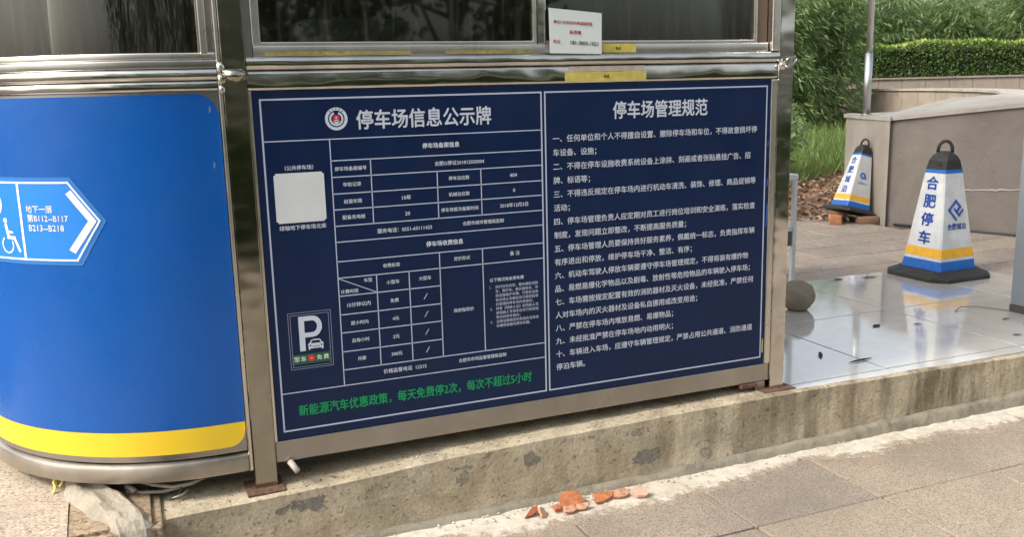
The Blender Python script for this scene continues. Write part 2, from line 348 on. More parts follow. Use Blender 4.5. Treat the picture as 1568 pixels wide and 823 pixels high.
def tube(bm, pts, rad, n=8, cap=True):
    pts = [Vector(p) for p in pts]; rings = []
    rads = rad if isinstance(rad, (list, tuple)) else [rad] * len(pts)
    prev = None
    for i, p in enumerate(pts):
        d = (pts[min(i + 1, len(pts) - 1)] - pts[max(i - 1, 0)]).normalized()
        if prev is None:
            a = d.orthogonal().normalized()
        else:
            a = (prev - d * prev.dot(d)).normalized()
        prev = a; b = d.cross(a)
        rings.append([bm.verts.new(p + (a * math.cos(2 * math.pi * k / n) + b * math.sin(2 * math.pi * k / n)) * rads[i]) for k in range(n)])
    for i in range(len(rings) - 1):
        for k in range(n):
            bm.faces.new((rings[i][k], rings[i][(k + 1) % n], rings[i + 1][(k + 1) % n], rings[i + 1][k]))
    if cap:
        bm.faces.new(list(reversed(rings[0]))); bm.faces.new(rings[-1])
def tube_obj(name, pts, rad, mat, parent=None, n=8, local=False):
    bm = bmesh.new(); tube(bm, pts, rad, n); return link(name, mesh_bm(bm, name, True), mat, parent, local)
def poly_prism(bm, pts, z0, z1):
    b = [bm.verts.new((x, y, z0)) for x, y in pts]
    t_ = [bm.verts.new((p[0], p[1], (z1 if not callable(z1) else z1(*p)))) for p in pts]
    n = len(pts)
    for i in range(n): bm.faces.new((b[i], b[(i + 1) % n], t_[(i + 1) % n], t_[i]))
    bm.faces.new(t_); bm.faces.new(list(reversed(b)))
def icorock(name, c, r, squash, mat, parent=None, sub=2, amp=0.25, seed=0, freq=1.6):
    bm = bmesh.new(); bmesh.ops.create_icosphere(bm, subdivisions=sub, radius=1)
    for v in bm.verts:
        n = mnoise.noise(v.co * freq + Vector((seed * 3.7, seed, 0)))
        v.co = v.co * (1 + amp * n); v.co = Vector((v.co.x * r * squash[0] + c[0], v.co.y * r * squash[1] + c[1], v.co.z * r * squash[2] + c[2]))
    return link(name, mesh_bm(bm, name, sub > 2), mat, parent)

# ------------------------------------------------------------------ lettering
_cache = {}
def text_geo(s, bold=0.0):
    key = (s, bold)
    if key in _cache: return _cache[key]
    cu = bpy.data.curves.new('t', 'FONT'); cu.body = s; cu.size = 1.0; cu.resolution_u = 2; cu.offset = 0.0; cu.dimensions = '2D'; cu.fill_mode = 'FRONT'
    o = bpy.data.objects.new('t', cu); COL.objects.link(o)
    dg = bpy.context.evaluated_depsgraph_get(); me = bpy.data.meshes.new_from_object(o.evaluated_get(dg))
    V = np.zeros(len(me.vertices) * 3); me.vertices.foreach_get('co', V); V = V.reshape(-1, 3)[:, :2]
    F = [tuple(p.vertices) for p in me.polygons]
    bpy.data.objects.remove(o); bpy.data.curves.remove(cu); bpy.data.meshes.remove(me)
    if bold > 0:      # heavier strokes: the outline repeated a hair to each side
        m = len(V); sh = [(-bold, 0), (bold, 0), (0, -bold * .8), (0, bold * .8)]
        F = [tuple(i + k * m for i in f) for k in range(4) for f in F]; V = np.vstack([V + np.array(q) for q in sh])
    _cache[key] = (V, F); return V, F
def flat_text(s, cx, cz, wdt=None, height=None, em=None, left=None, bold=0.0, shear=0.0):
    """returns (n,2) coordinates laid out in a plane, + faces; wdt = width of the ink, or em = size of a character"""
    V, F = text_geo(s, bold)
    if len(V) == 0: return V, F
    mn, mx = V.min(0), V.max(0)
    V = V - [mn[0], 0.38]
    sx = (wdt / (mx[0] - mn[0])) if wdt else em
    sy = (height / (mx[1] - mn[1])) if height else (sx if not em else em)
    V = V * [sx, sy]
    if height: V[:, 1] -= (V[:, 1].min() + V[:, 1].max()) / 2
    x0 = left if left is not None else cx - (mx[0] - mn[0]) * sx / 2
    return V + [x0, cz], F
def put_flat(name, geo, mat, parent, y):
    V, F = geo
    q = len(V) // 4
    return link(name, mesh_pd([(x, y - (min(3, i // q) * 4e-5 if name == 'lettering' and q > 3 else 0), z) for i, (x, z) in enumerate(V)], F, name), mat, parent)
def rect(x0, x1, z0, z1): return (np.array([(x0, z0), (x1, z0), (x1, z1), (x0, z1)]), [(0, 1, 2, 3)])
def merge(*gs):
    Vs, Fs, n = [], [], 0
    for V, F in gs:
        Vs.append(V); Fs += [tuple(i + n for i in f) for f in F]; n += len(V)
    return np.vstack(Vs), Fs
def ring(cx, cz, r0, r1, n=40, a0=0.0, a1=2 * math.pi):
    V = []; F = []
    full = abs(a1 - a0 - 2 * math.pi) < 1e-6
    m = n if full else n + 1
    for i in range(m):
        a = a0 + (a1 - a0) * i / n
        V += [(cx + r0 * math.cos(a), cz + r0 * math.sin(a)), (cx + r1 * math.cos(a), cz + r1 * math.sin(a))]
    for i in range(n):
        j = (i + 1) % m; F.append((2 * i, 2 * i + 1, 2 * j + 1, 2 * j))
    return np.array(V), F
def disc(cx, cz, r, n=28): return (np.array([(cx + r * math.cos(2 * math.pi * i / n), cz + r * math.sin(2 * math.pi * i / n)) for i in range(n)]), [tuple(range(n))])
def stroke(pts, wd):
    gs = []
    for (a, b) in zip(pts[:-1], pts[1:]):
        a = np.array(a, float); b = np.array(b, float); d = (b - a) / np.linalg.norm(b - a); nrm = np.array([-d[1], d[0]]) * wd / 2; e = d * wd / 2
        gs.append((np.array([a - e - nrm, b + e - nrm, b + e + nrm, a - e + nrm]), [(0, 1, 2, 3)]))
    return merge(*gs)
def ink_star(cx, cz, r):
    return (np.array([(cx + (r if i % 2 == 0 else r * .4) * math.sin(math.pi * i / 5), cz + (r if i % 2 == 0 else r * .4) * math.cos(math.pi * i / 5)) for i in range(10)]), [tuple(range(10))])

# ================================================================== SETTING
def lerp_tab(x, tab):
    if x <= tab[0][0]: return tab[0][1]
    for (a, va), (b, vb) in zip(tab[:-1], tab[1:]):
        if x <= b: return va + (vb - va) * (x - a) / (b - a)
    return tab[-1][1]
LT = [(-1.6, -.034), (-.42, -.030), (0, -.020), (.25, -.012), (.6, .004), (1, .012), (1.4, .016), (1.9, .021), (2.2, .018), (2.7, .013), (3.35, .0), (6, -.02)]
BT = [(-1.6, -.225), (.31, -.222), (.69, -.218), (1.65, -.212), (2.16, -.2), (2.5, -.188), (3.36, -.18), (6, -.17)]
PZ = -0.24     # top of the street pavers
# ground: one sheet with the step hidden in the kerb
V = [(-200, -200, -.262), (200, -200, -.262), (200, -.02, -.262), (-200, -.02, -.262), (-200, -.02, -.05), (200, -.02, -.05), (200, 260, -.05), (-200, 260, -.05)]
g = link('ground', mesh_pd(V, [(0, 1, 2, 3), (3, 2, 5, 4), (4, 5, 6, 7)], 'ground'), M['joint']); tag(g, kind='structure')

def kerb():
    bm = bmesh.new()
    xs = np.concatenate([np.arange(-1.6, 5.2, 0.02), [5.2]])
    rows = []
    for x in xs:
        zt, zb = lerp_tab(x, LT), lerp_tab(x, BT)
        col = []
        prof = [(-.075, zb - .03), (-.074, zb)] + [(-.0715 - .001 * k, zb + (zt - .004 - zb) * (k + 1) / 8) for k in range(8)] + [(-.066, zt), (-.04, zt), (-.01, zt - .001), (.05, zt - .001), (.14, zt - .002), (.3, zt - .003), (.9, zt - .003), (1.6, zt - .003)]
        if x > 2.04:                      # beyond the booth the tiles take over
            prof = prof[:11] + [(-.045, zt), (-.042, zt - .03), (.05, -.04), (.14, -.04), (.3, -.04), (.9, -.04), (1.6, -.04)]
            prof = prof[:len(rows[0])] if rows else prof
        for i, (y, z) in enumerate(prof):
            n = mnoise.noise(Vector((x * 3, z * 9, 4.1))) * .006 + mnoise.noise(Vector((x * 13, z * 22, 1.1))) * .003
            if i in (10, 11): n += mnoise.noise(Vector((x * 25, 0, 7))) * .004
            nz = mnoise.noise(Vector((x * 6, y * 8, 2))) * .003 if i > 10 else (mnoise.noise(Vector((x * 19, 3, 2))) * .003 if i == 10 else 0)
            col.append(bm.verts.new((x, y + n * (1 if i < 12 else .2), z + nz)))
        rows.append(col)
    for a, b in zip(rows[:-1], rows[1:]):
        for i in range(min(len(a), len(b)) - 1): bm.faces.new((a[i], b[i], b[i + 1], a[i + 1]))
    me = mesh_bm(bm, 'kerb', True); me.set_sharp_from_angle(angle=R(35))
    k = tag(link('concrete_kerb', me, M['kerb']), kind='structure')
    # protruding mortar lip along the foot
    bm = bmesh.new(); rows = []
    for x in np.arange(-1.6, 5.2, 0.015):
        zb = lerp_tab(x, BT); o1 = .103 + .007 * mnoise.noise(Vector((x * 5, 0, 0))) + .005 * mnoise.noise(Vector((x * 21, 3, 0)))
        t0 = zb + .004 + .008 * mnoise.noise(Vector((x * 7, 9, 0)))
        rows.append([bm.verts.new(p) for p in [(x, -.055, t0 + .004), (x, -o1 + .014, t0), (x, -o1, t0 - .012), (x, -o1 - .006, PZ - .012)]])
    for a, b in zip(rows[:-1], rows[1:]):
        for i in range(3): bm.faces.new((a[i], b[i], b[i + 1], a[i + 1]))
    tag(link('kerb_mortar_lip', mesh_bm(bm, 'lip', True), M['lip']), kind='structure')
    # pale cement smeared over the pavers, ragged outer edge
    MT = [(-1.6, .20), (.3, .16), (.469, .165), (.736, .286), (.878, .258), (1.06, .248), (1.23, .277), (1.417, .236), (1.51, .232), (1.75, .20), (2.03, .14), (2.2, .20), (2.314, .227), (2.73, .17), (2.96, .248), (3.2, .214), (4, .22), (6, .2)]
    bm = bmesh.new(); rows = []
    for x in np.arange(-1.6, 5.2, 0.008):
        e = lerp_tab(x, MT) + .035 * mnoise.noise(Vector((x * 7, 5, 0))) + .022 * mnoise.noise(Vector((x * 23, 5, 0))) + .012 * mnoise.noise(Vector((x * 70, 5, 0)))
        row = []
        for i in range(13):
            u = i / 12; y = -.098 - (e + .03 - .098) * u + .008 * u * mnoise.noise(Vector((x * 40, u * 9, 3)))
            h = PZ + .001 + .0085 * (1 - u) ** 1.2 + .005 * (1 - u) * mnoise.noise(Vector((x * 14, y * 14, 0))) + .002 * (1.1 - u) * mnoise.noise(Vector((x * 45, y * 45, 0))) - (.006 if i == 12 else 0)
            row.append(bm.verts.new((x, y, h)))
        rows.append(row)
    for a, b in zip(rows[:-1], rows[1:]):
        for i in range(12): bm.faces.new((a[i], a[i + 1], b[i + 1], b[i]))
    nx_ = len(rows)
    sm = mesh_bm(bm, 'smear', True); at = sm.attributes.new('edge', 'FLOAT', 'POINT'); at.data.foreach_set('value', np.tile(np.arange(13) / 12.0, nx_).astype(np.float32))
    tag(link('cement_smear', sm, M['smear']), kind='structure')
kerb()

# street pavers, each its own piece
def paver_mesh(wx, wy, th, bev, name, jit=0):
    bm = bmesh.new(); bm_box(bm, 0, wx, 0, wy, -th, 0, bev, 1); return mesh_bm(bm, name)
pav = tag(root('street_pavement', (0, 0, PZ), None, None), kind='structure')
J = 0.009; P0x, Pw, y_top = 0.945, 0.554, -0.005
meA = paver_mesh(Pw - J, Pw - J, .03, .003, 'paver'); meA.materials.append(M['paver'])
for i in range(-6, 12):
    for j in range(8):
        o = bpy.data.objects.new('paver', meA); COL.objects.link(o); o.parent = pav
        o.location = (P0x + i * Pw, y_top - Pw - j * Pw, random.uniform(-.002, .0015)); o.rotation_euler = (random.uniform(-.002, .002), random.uniform(-.002, .002), 0)
rd = box('road', -120, 120, -40, -8.2, -.25, -.236, M['road']); tag(rd, kind='structure')

# glossy tiles on the platform (0.83 m squares, trimmed at the edges)
plat = tag(root('tiled_platform', (2, 0, 0), None, None), kind='structure')
bm = bmesh.new(); bm_box(bm, 2.045, 4.80, -.040, 1.70, -.045, -.006); link('tile_bed', mesh_bm(bm, 'bed'), M['joint'], plat)
xj = [2.045, 2.64, 3.45, 4.28, 4.80]; yj = [-.04, .04, .87, 1.70]
for a, b in zip(xj[:-1], xj[1:]):
    for c, d in zip(yj[:-1], yj[1:]):
        dz = random.uniform(0, .0008)
        box('tile', a + .004, b - .004, c + .004, d - .004, -.005, .004 + dz, M['tile'], plat, .001)
# pavers behind and beyond, plus behind the booth
far = tag(root('rear_paving', (4, 3, 0), None, None), kind='structure')
meB = paver_mesh(.72 - .012, .36 - .014, .04, .005, 'rear_paver'); meB.materials.append(M['paver_far'])
wall_out = [(5.74, 3.28), (5.92, 2.80), (6.12, 2.30), (6.32, 1.85), (6.60, 1.40), (7.1, .95), (7.9, .7), (9.0, 1.2), (9.9, 2.6), (10.2, 4.2), (9.9, 5.6), (9.35, 5.15), (9.5, 4.2), (9.25, 2.9), (8.6, 1.7), (7.9, 1.1), (7.3, 1.3), (6.92, 1.62), (6.66, 2.02), (6.46, 2.45), (6.27, 2.95), (6.12, 3.40), (6.20, 4.16), (6.10, 4.12)]
row = 0; y = 1.71 - 0.15; cnt = 0
yy = -.05
rows = [(-.15 + .36 * k) for k in range(0, 15)]
for k, y in enumerate(rows):
    y = y + .27
    x = 2.06 + (.36 if k % 2 else 0) - .72
    while x < 7.4:
        cx, cy = x + .36, y + .18
        on_tile = x < 4.80 - .01 and y < 1.70 - .01
        limx = lerp_tab(-cy, [(-6, 4.9), (-4.3, 5.25), (-3.3, 5.95), (-2.3, 6.3), (-1.3, 6.7), (0, 8)])
        if cx < limx and not (x < 4.80 and y < 1.70) and x > 1.3 and not (y < 1.71 and x + .72 > 4.8 and x < 4.8) and not (y < 1.70):
            o = bpy.data.objects.new('paver', meB); COL.objects.link(o); o.parent = far; o.location = (x - 4, y - 3, .001 + random.uniform(-.002, .002)); cnt += 1
        x += .72
# trimmed strip of paving right of the tiles
for k, y in enumerate(rows):
    if y + .27 < 1.70 - .01 and y > -.3:
        xs_ = [4.806, 5.2 + (.3 if k % 2 else 0), 5.9, 6.5]
        for a, b in zip(xs_[:-1], xs_[1:]):
            box('paver', a + .004, b - .004, y + .27, y + .27 + .352, -.04, .001 + random.uniform(-.002, .002), M['paver_far'], far, .004)
for (x0, x1) in [(1.4, 2.06), (2.06, 2.78), (2.78, 3.5), (3.5, 4.22), (4.22, 4.80)]:
    box('paver', x0 + .004, x1 - .004, 1.706, 1.912, -.04, .001, M['paver_far'], far, .004)
soil = link('soil_bed', None or mesh_pd([(-30, 4.45, -.012), (4.9, 4.6, -.012), (5.6, 3.75, -.012), (6.2, 3.9, -.012), (9.5, 5.1, -.012), (14.4, 9, -.012), (15.2, 16, -.012), (12, 22, -.012), (-30, 22, -.012)], [tuple(range(9))], 'soil'), M['soil']); tag(soil, kind='structure')

# left: pebble aggregate sidewalk slab, brown slab in the gap, cement mound
bm = bmesh.new()
poly = [(-3.2, -.9), (-.662, -.9), (-.664, -.3), (-.668, -.12), (-.672, .02), (-.68, .12), (-.66, .26), (-.6, .42), (-.7, .9), (-3.2, .9)]
poly_prism(bm, poly, -.24, -.002)
bmesh.ops.bevel(bm, geom=[e for e in bm.edges if all(v.co.z > -.01 for v in e.verts)], offset=.006, segments=1, affect='EDGES')
tag(link('aggregate_sidewalk', mesh_bm(bm, 'agg'), M['terrazzo']), kind='structure')
bm = bmesh.new(); bm_box(bm, -.675, -.40, -.155, .10, -.22, -.018, .006); bm_box(bm, -.671, -.43, -.135, .3, -.03, -.006, .004)
tag(link('brown_stone_step', mesh_bm(bm, 'step'), M['brown_slab']), kind='structure')
def mound():
    bm = bmesh.new(); rows = []
    # a lumpy apron of cement: path from under the rail, over the ledge edge, down to the pavers
    path = [(-.625, .33, .035, .035), (-.632, .27, .040, .065), (-.625, .21, .038, .080), (-.603, .14, .034, .088), (-.575, .08, .032, .088), (-.55, .02, .030, .086), (-.525, -.04, .026, .084), (-.505, -.09, .020, .082), (-.492, -.135, .010, .078), (-.486, -.160, -.015, .074), (-.480, -.172, -.07, .072), (-.474, -.19, -.13, .078), (-.468, -.215, -.19, .090), (-.462, -.25, -.236, .10)]
    for k, (x, y, z, hw) in enumerate(path):
        row = []
        wl = 1 + .30 * mnoise.noise(Vector((k * .8, 3, 0))); wr = 1 + .18 * mnoise.noise(Vector((k * .7, 8, 0)))
        for i in range(17):
            u = (i - 8) / 8
            drop = (max(0, abs(u) - .45) / .55) ** 1.3 * (.055 if k < 9 else .03)
            nz = mnoise.noise(Vector((x * 14 + u * 2.1, y * 14, z * 14))) * .014 + mnoise.noise(Vector((u * 6, y * 40, z * 40))) * .008
            hw2 = hw * (wl if u < 0 else wr)
            if k < 9: row.append(bm.verts.new((x + u * hw2, y, z - drop + nz)))
            else: row.append(bm.verts.new((x + u * hw2, y + drop * 1.6 - nz, z)))
        rows.append(row)
    for a, b in zip(rows[:-1], rows[1:]):
        for i in range(16): bm.faces.new((a[i], b[i], b[i + 1], a[i + 1]))
    bmesh.ops.subdivide_edges(bm, edges=bm.edges[:], cuts=1, use_grid_fill=True)
    for v in bm.verts:
        n = mnoise.noise(v.co * 55); v.co += Vector((mnoise.noise(v.co * 38), 0, n)) * .004
    me = mesh_bm(bm, 'mound', True); me.set_sharp_from_angle(angle=R(24))
    o = link('cement_mound', me, M['mound']); centre_origin(o)
    return tag(o, 'broken slab of pale lumpy cement spilling over the ledge under the curved blue panel', 'cement heap')
mound()

# ================================================================== BOOTH
booth = root('ticket_booth', (1.0, 0.75, 0), 'stainless steel ticket booth with curved blue end and dark windows on the ledge', 'booth')
CX, CY, RR = -.2, .745, .745
def path_arc(s):       # s measured from the post leftwards round the end; returns point & outward normal
    s0 = -.082
    L1 = CX + .118     # straight piece length .082
    if s < 0: return Vector((CX - s, 0, 0)), Vector((0, -1, 0))
    a = s / RR
    return Vector((CX - RR * math.sin(a), CY - RR * math.cos(a), 0)), Vector((-math.sin(a), -math.cos(a), 0))
S_END = math.pi * RR
def arc_pts(s0, s1, n):
    return [s0 + (s1 - s0) * i / n for i in range(n + 1)]
def sweep(name, prof, s0, s1, mat, parent, n=44, closed=True, smooth=True, local_far=True, extra_back=False):
    """prof: list of (outward offset, z) swept round the curved end"""
    bm = bmesh.new(); rows = []
    for s in arc_pts(s0, s1, n):
        p, nn = path_arc(s); rows.append([bm.verts.new((p.x + nn.x * o, p.y + nn.y * o, z)) for o, z in prof])
    k = len(prof)
    for a, b in zip(rows[:-1], rows[1:]):
        for i in range(k if closed else k - 1): bm.faces.new((a[i], a[(i + 1) % k], b[(i + 1) % k], b[i]))
    if closed: bm.faces.new(list(reversed(rows[0]))); bm.faces.new(rows[-1])
    bmesh.ops.recalc_face_normals(bm, faces=bm.faces[:])
    me = mesh_bm(bm, name, smooth)
    if smooth:
        try: me.set_sharp_from_angle(angle=R(32))
        except Exception: pass
    return link(name, me, mat, parent)
def roundprof(o0, o1, z0, z1, r):
    c = []
    for (cx, cz, a0) in [(o1 - r, z0 + r, -90), (o1 - r, z1 - r, 0)]:
        for k in range(5):
            a = R(a0 + 90 * k / 4); c.append((cx + r * math.cos(a), cz + r * math.sin(a)))
    return [(o0, z0)] + c + [(o0, z1)]
SL = -.080
put_late = []
# -- curved end
sweep('bottom_rail', [(-.03, .056), (.004, .052), (.006, .056), (.006, .098), (.003, .106), (-.010, .114), (-.03, .116)], SL, S_END, M['steel_band'], booth)
# blue panel with rounded corners, drawn as a grid on the curved surface
def curved_sheet(name, s0, s1, z0, z1, off, mat, corner=None, th=.004, n=60, parent=booth):
    """sheet on the cylinder, right-hand corners rounded by radius tuple (bottom, top)"""
    rb, rt = corner if corner else (0, 0)
    bm = bmesh.new(); rows = []
    ss = sorted(set([s0 + (max(rb, rt, .0001)) * k / 8 for k in range(9)] + list(np.linspace(s0 + max(rb, rt), s1, n))))
    for s in ss:
        d = s - s0
        lo = z0 + (rb - math.sqrt(max(0, rb * rb - (rb - d) ** 2)) if d < rb else 0)
        hi = z1 - (rt - math.sqrt(max(0, rt * rt - (rt - d) ** 2)) if d < rt else 0)
        p, nn = path_arc(s)
        rows.append([bm.verts.new((p.x + nn.x * o, p.y + nn.y * o, z)) for o, z in ((off - th, lo), (off, lo), (off, hi), (off - th, hi))])
    for a, b in zip(rows[:-1], rows[1:]):
        for i in range(3): bm.faces.new((a[i], a[i + 1], b[i + 1], b[i]))
    bm.faces.new(list(reversed(rows[0])))
    bmesh.ops.recalc_face_normals(bm, faces=bm.faces[:])
    me = mesh_bm(bm, name, True)
    try: me.set_sharp_from_angle(angle=R(35))
    except Exception: pass
    return link(name, me, mat, parent)
sweep('backing_panel', [(-.02, .12), (-.006, .12), (-.006, 1.288), (-.02, 1.288)], SL, S_END, M['steel_satin'], booth)
curved_sheet('blue_panel', -.079, S_END, .2235, 1.279, 0.0, M['panel_blue'], (0.0, .07))
curved_sheet('yellow_band', -.079, S_END, .142, .2225, 0.0, M['yellow'], (.055, 0.0))
sweep('upper_rail', roundprof(-.03, .006, 1.287, 1.318, .008), SL, S_END, M['steel'], booth)
sweep('upper_rail', roundprof(-.03, .014, 1.319, 1.353, .012), SL, S_END, M['steel'], booth)
sweep('window_sill', roundprof(-.03, .004, 1.354, 1.380, .005), SL, S_END, M['steel_satin'], booth)
sweep('window_frame', roundprof(-.045, -.008, 1.381, 1.402, .004), SL, S_END, M['steel_bright'], booth)
sweep('window_pane', [(-.038, 1.402), (-.034, 1.402), (-.034, 2.12), (-.038, 2.12)], SL + .03, S_END, M['glass'], booth)
sweep('window_frame', roundprof(-.045, -.004, 2.12, 2.20, .006), SL, S_END, M['steel'], booth)
for z, L_ in ((1.232, .020), (1.062, .018)): put_late.append((z, L_))
# upright window frames
for s in (-.05, .80, 1.55, 2.28):
    p, nn = path_arc(s); tt = Vector((-nn.y, nn.x, 0))
    bm = bmesh.new()
    bm_box(bm, -.011, .011, -.02, .012, 1.395, 2.125, .003)
    for v in bm.verts: v.co = Vector((p.x, p.y, 0)) + tt * v.co.x + nn * (-v.co.y - .03) * -1 * -1 + Vector((0, 0, v.co.z)) if False else Vector((p.x, p.y, 0)) + tt * v.co.x + nn * (v.co.y - .014) + Vector((0, 0, v.co.z))
    link('mullion', mesh_bm(bm, 'mullion'), M['steel_bright'], booth)
# bright trim strip beside post A and post A itself
box('trim_strip', -.1185, -.1065, -.012, .02, .052, 2.2, M['steel_bright'], booth, .003)
pA = box('post', -.1055, -.032, -.010, .055, -.018, 2.2, M['steel_dark'], booth, .004)
bm = bmesh.new(); bm_box(bm, -.135, -.012, -.055, .075, -.024, -.014, .002)
for v in bm.verts: v.co.z += .003 * mnoise.noise(v.co * 30)
link('base_plate', mesh_bm(bm, 'plate'), M['rust'], booth)
# right front section
box('bottom_rail', -.031, 1.966, .0, .05, .060, .1345, M['steel_satin'], booth, .004)
box('board_backing', -.031, 1.966, .006, .03, .135, 1.282, M['steel_satin'], booth)
box('side_trim', 1.9385, 1.966, -.009, .02, .135, 1.282, M['steel_bright'], booth, .005)
box('side_trim', -.0315, -.022, -.004, .02, .135, 1.282, M['steel_bright'], booth, .002)
def rail(name, x0, x1, prof, mat):
    bm = bmesh.new(); a = [bm.verts.new((x0, -o, z)) for o, z in prof]; b = [bm.verts.new((x1, -o, z)) for o, z in prof]
    k = len(prof)
    for i in range(k): bm.faces.new((a[i], b[i], b[(i + 1) % k], a[(i + 1) % k]))
    bm.faces.new(a); bm.faces.new(list(reversed(b))); bmesh.ops.recalc_face_normals(bm, faces=bm.faces[:])
    me = mesh_bm(bm, name, True)
    try: me.set_sharp_from_angle(angle=R(32))
    except Exception: pass
    return link(name, me, mat, booth)
rail('upper_rail', -.031, 1.966, roundprof(-.03, .006, 1.283, 1.345, .010), M['steel'])
rail('window_sill', -.031, 1.966, roundprof(-.03, .016, 1.3465, 1.3865, .014), M['steel'])
rail('window_frame', -.005, 1.925, roundprof(-.04, -.006, 1.388, 1.420, .003), M['steel_bright'])
rail('window_frame', .0205, .9395, roundprof(-.035, -.010, 1.4205, 1.432, .003), M['steel_bright'])
rail('window_frame', .9905, 1.862, roundprof(-.035, -.010, 1.4205, 1.432, .003), M['steel_bright'])
rail('window_frame', -.031, 1.966, roundprof(-.04, .002, 2.12, 2.20, .004), M['steel'])
for x0, x1, m in ((-.006, .0205, 'steel_bright'), (.9395, .955, 'steel_bright'), (.9575, .990, 'steel'), (1.862, 1.876, 'steel_bright')):
    box('mullion', x0, x1, .009, .036, 1.4205, 2.12, M[m], booth, .003)
box('frame_filler', -.0315, -.0065, .012, .045, 1.388, 2.12, M['steel_satin'], booth, .002)
box('frame_filler', -.166, -.1187, .014, .045, 1.403, 2.119, M['steel_satin'], booth, .002)
box('door_jamb', 1.8765, 1.929, .02, .05, 1.4205, 2.12, plain('brown_jamb', (.16, .11, .08), .5), booth)
box('window_pane', .0205, .9395, .020, .024, 1.432, 2.12, M['glass'], booth)
box('window_pane', .990, 1.862, .026, .030, 1.432, 2.12, M['glass'], booth)
# post B: angle with a narrow bright face and a wide mirror face
box('post', 1.967, 2.036, -.011, .06, .005, 2.2, M['steel'], booth, .005)
box('post_cover', 1.9295, 1.9665, -.017, .02, 1.388, 2.12, M['steel_bright'], booth, .006)
bm = bmesh.new(); bm_box(bm, 1.915, 2.075, -.045, .08, .012, .024, .002)
for v in bm.verts: v.co.z += .004 * mnoise.noise(v.co * 25)
link('base_plate', mesh_bm(bm, 'plate'), M['rust'], booth)
box('foot_bracket', 1.905, 1.95, .0, .05, .022, .060, M['steel_satin'], booth, .003)
box('foot_bracket', 1.83, 1.91, -.005, .02, .040, .058, M['rust'], booth, .003)
tube_obj('weld_stub', [(.012, -.01, .062), (.03, -.045, .038)], .011, M['cable'], booth)
tube_obj('hook', [(1.985, -.012, 1.335), (1.99, -.03, 1.325), (2.01, -.036, 1.335), (2.03, -.034, 1.352), (2.026, -.03, 1.365), (2.0, -.028, 1.36), (1.985, -.02, 1.345)], .006, M['steel_dark'], booth)
icorock('weld_joint', (1.978, -.018, 1.333), .016, (1, .6, 1), M['steel_bright'], booth, 3, .1)
# welded joint lumps on post A
for z, r_ in ((1.355, .011), (1.32, .010), (1.29, .008)): icorock('weld_bead', (-.108, -.014, z), r_, (1, .6, 1.5), M['steel_bright'], booth, 2, .4, z)
bm = bmesh.new(); tube(bm, [(-.10, -.016, 1.335), (-.068, -.030, 1.330), (-.036, -.016, 1.335)], [.018, .022, .018], 10)
link('joint_collar', mesh_bm(bm, 'collar', True), M['steel_dark'], booth)
# body behind: right wall, rear wall, floor, roof, interior
box('side_wall', 1.99, 2.034, .062, 1.44, .03, 1.35, M['steel_satin'], booth)
box('side_wall', 1.99, 2.034, .062, 1.44, 2.12, 2.2, M['steel_satin'], booth)
box('side_window', 2.008, 2.013, .062, 1.44, 1.35, 2.12, M['glass'], booth)
box('post', 1.967, 2.036, 1.441, 1.51, .005, 2.2, M['steel'], booth, .004)
box('rear_wall', -.2, 1.966, 1.47, 1.49, .03, 2.2, M['interior'], booth)
bm = bmesh.new()
outl = [(2.0, .04)] + [(path_arc(s)[0].x * .995 - .001, path_arc(s)[0].y * .99 + .006) for s in arc_pts(0.02, S_END - .02, 24)] + [(2.0, 1.46)]
poly_prism(bm, [(a, b) for a, b in outl], .062, .085); bmesh.ops.recalc_face_normals(bm, faces=bm.faces[:]); link('booth_floor', mesh_bm(bm, 'floor'), M['interior'], booth)
bm = bmesh.new()
def off_out(d): return [(2.036 + d, -d)] + [((path_arc(s)[0] + path_arc(s)[1] * d).x, (path_arc(s)[0] + path_arc(s)[1] * d).y) for s in arc_pts(0.0, S_END, 30)] + [(2.036 + d, 1.49 + d)]
poly_prism(bm, off_out(.06), 2.201, 2.32); bmesh.ops.recalc_face_normals(bm, faces=bm.faces[:]); link('roof', mesh_bm(bm, 'roof'), M['roof'], booth)
bm = bmesh.new(); poly_prism(bm, off_out(-.16), -.045, .058); bmesh.ops.recalc_face_normals(bm, faces=bm.faces[:]); link('gap_light_blocker', mesh_bm(bm, 'under'), M['interior'], booth)  # added dark filler that blocks light through the gap under the booth
bm = bmesh.new(); poly_prism(bm, off_out(-.05), 2.0, 2.03); bmesh.ops.recalc_face_normals(bm, faces=bm.faces[:])
link('ceiling', mesh_bm(bm, 'ceiling'), M['interior'], booth)
box('inner_lining', -.19, 1.95, .034, .045, .09, 1.38, M['interior'], booth)
# interior fittings that show dimly through the glass
desk = root('desk', (1.0, .35, .085), 'dark desk with a low grey cabinet seen dimly through the booth window', 'desk')
box('table_top', .25, 1.85, .10, .60, 1.36, 1.385, M['interior'], desk)
box('cabinet', .28, .75, .62, 1.05, .09, 1.55, M['interior_lt'], desk, .006); box('leg', .27, .31, .12, .58, .088, 1.358, M['interior'], desk); box('leg', 1.8, 1.84, .12, .58, .088, 1.358, M['interior'], desk)
bm = bmesh.new(); rows = []
for k in range(120):
    x = -.75 + .85 * k / 119; y = .80 + .018 * math.sin(k * 1.25) + .012 * math.sin(k * .43)
    rows.append([bm.verts.new((x, y, .35)), bm.verts.new((x, y + .006, 1.99))])
for a, b in zip(rows[:-1], rows[1:]): bm.faces.new((a[0], b[0], b[1], a[1]))
cu = link('curtain', mesh_bm(bm, 'curtain', True), M['curtain']); centre_origin(cu)
tag(cu, 'brown pleated curtain hanging inside behind the dark booth windows', 'curtain')

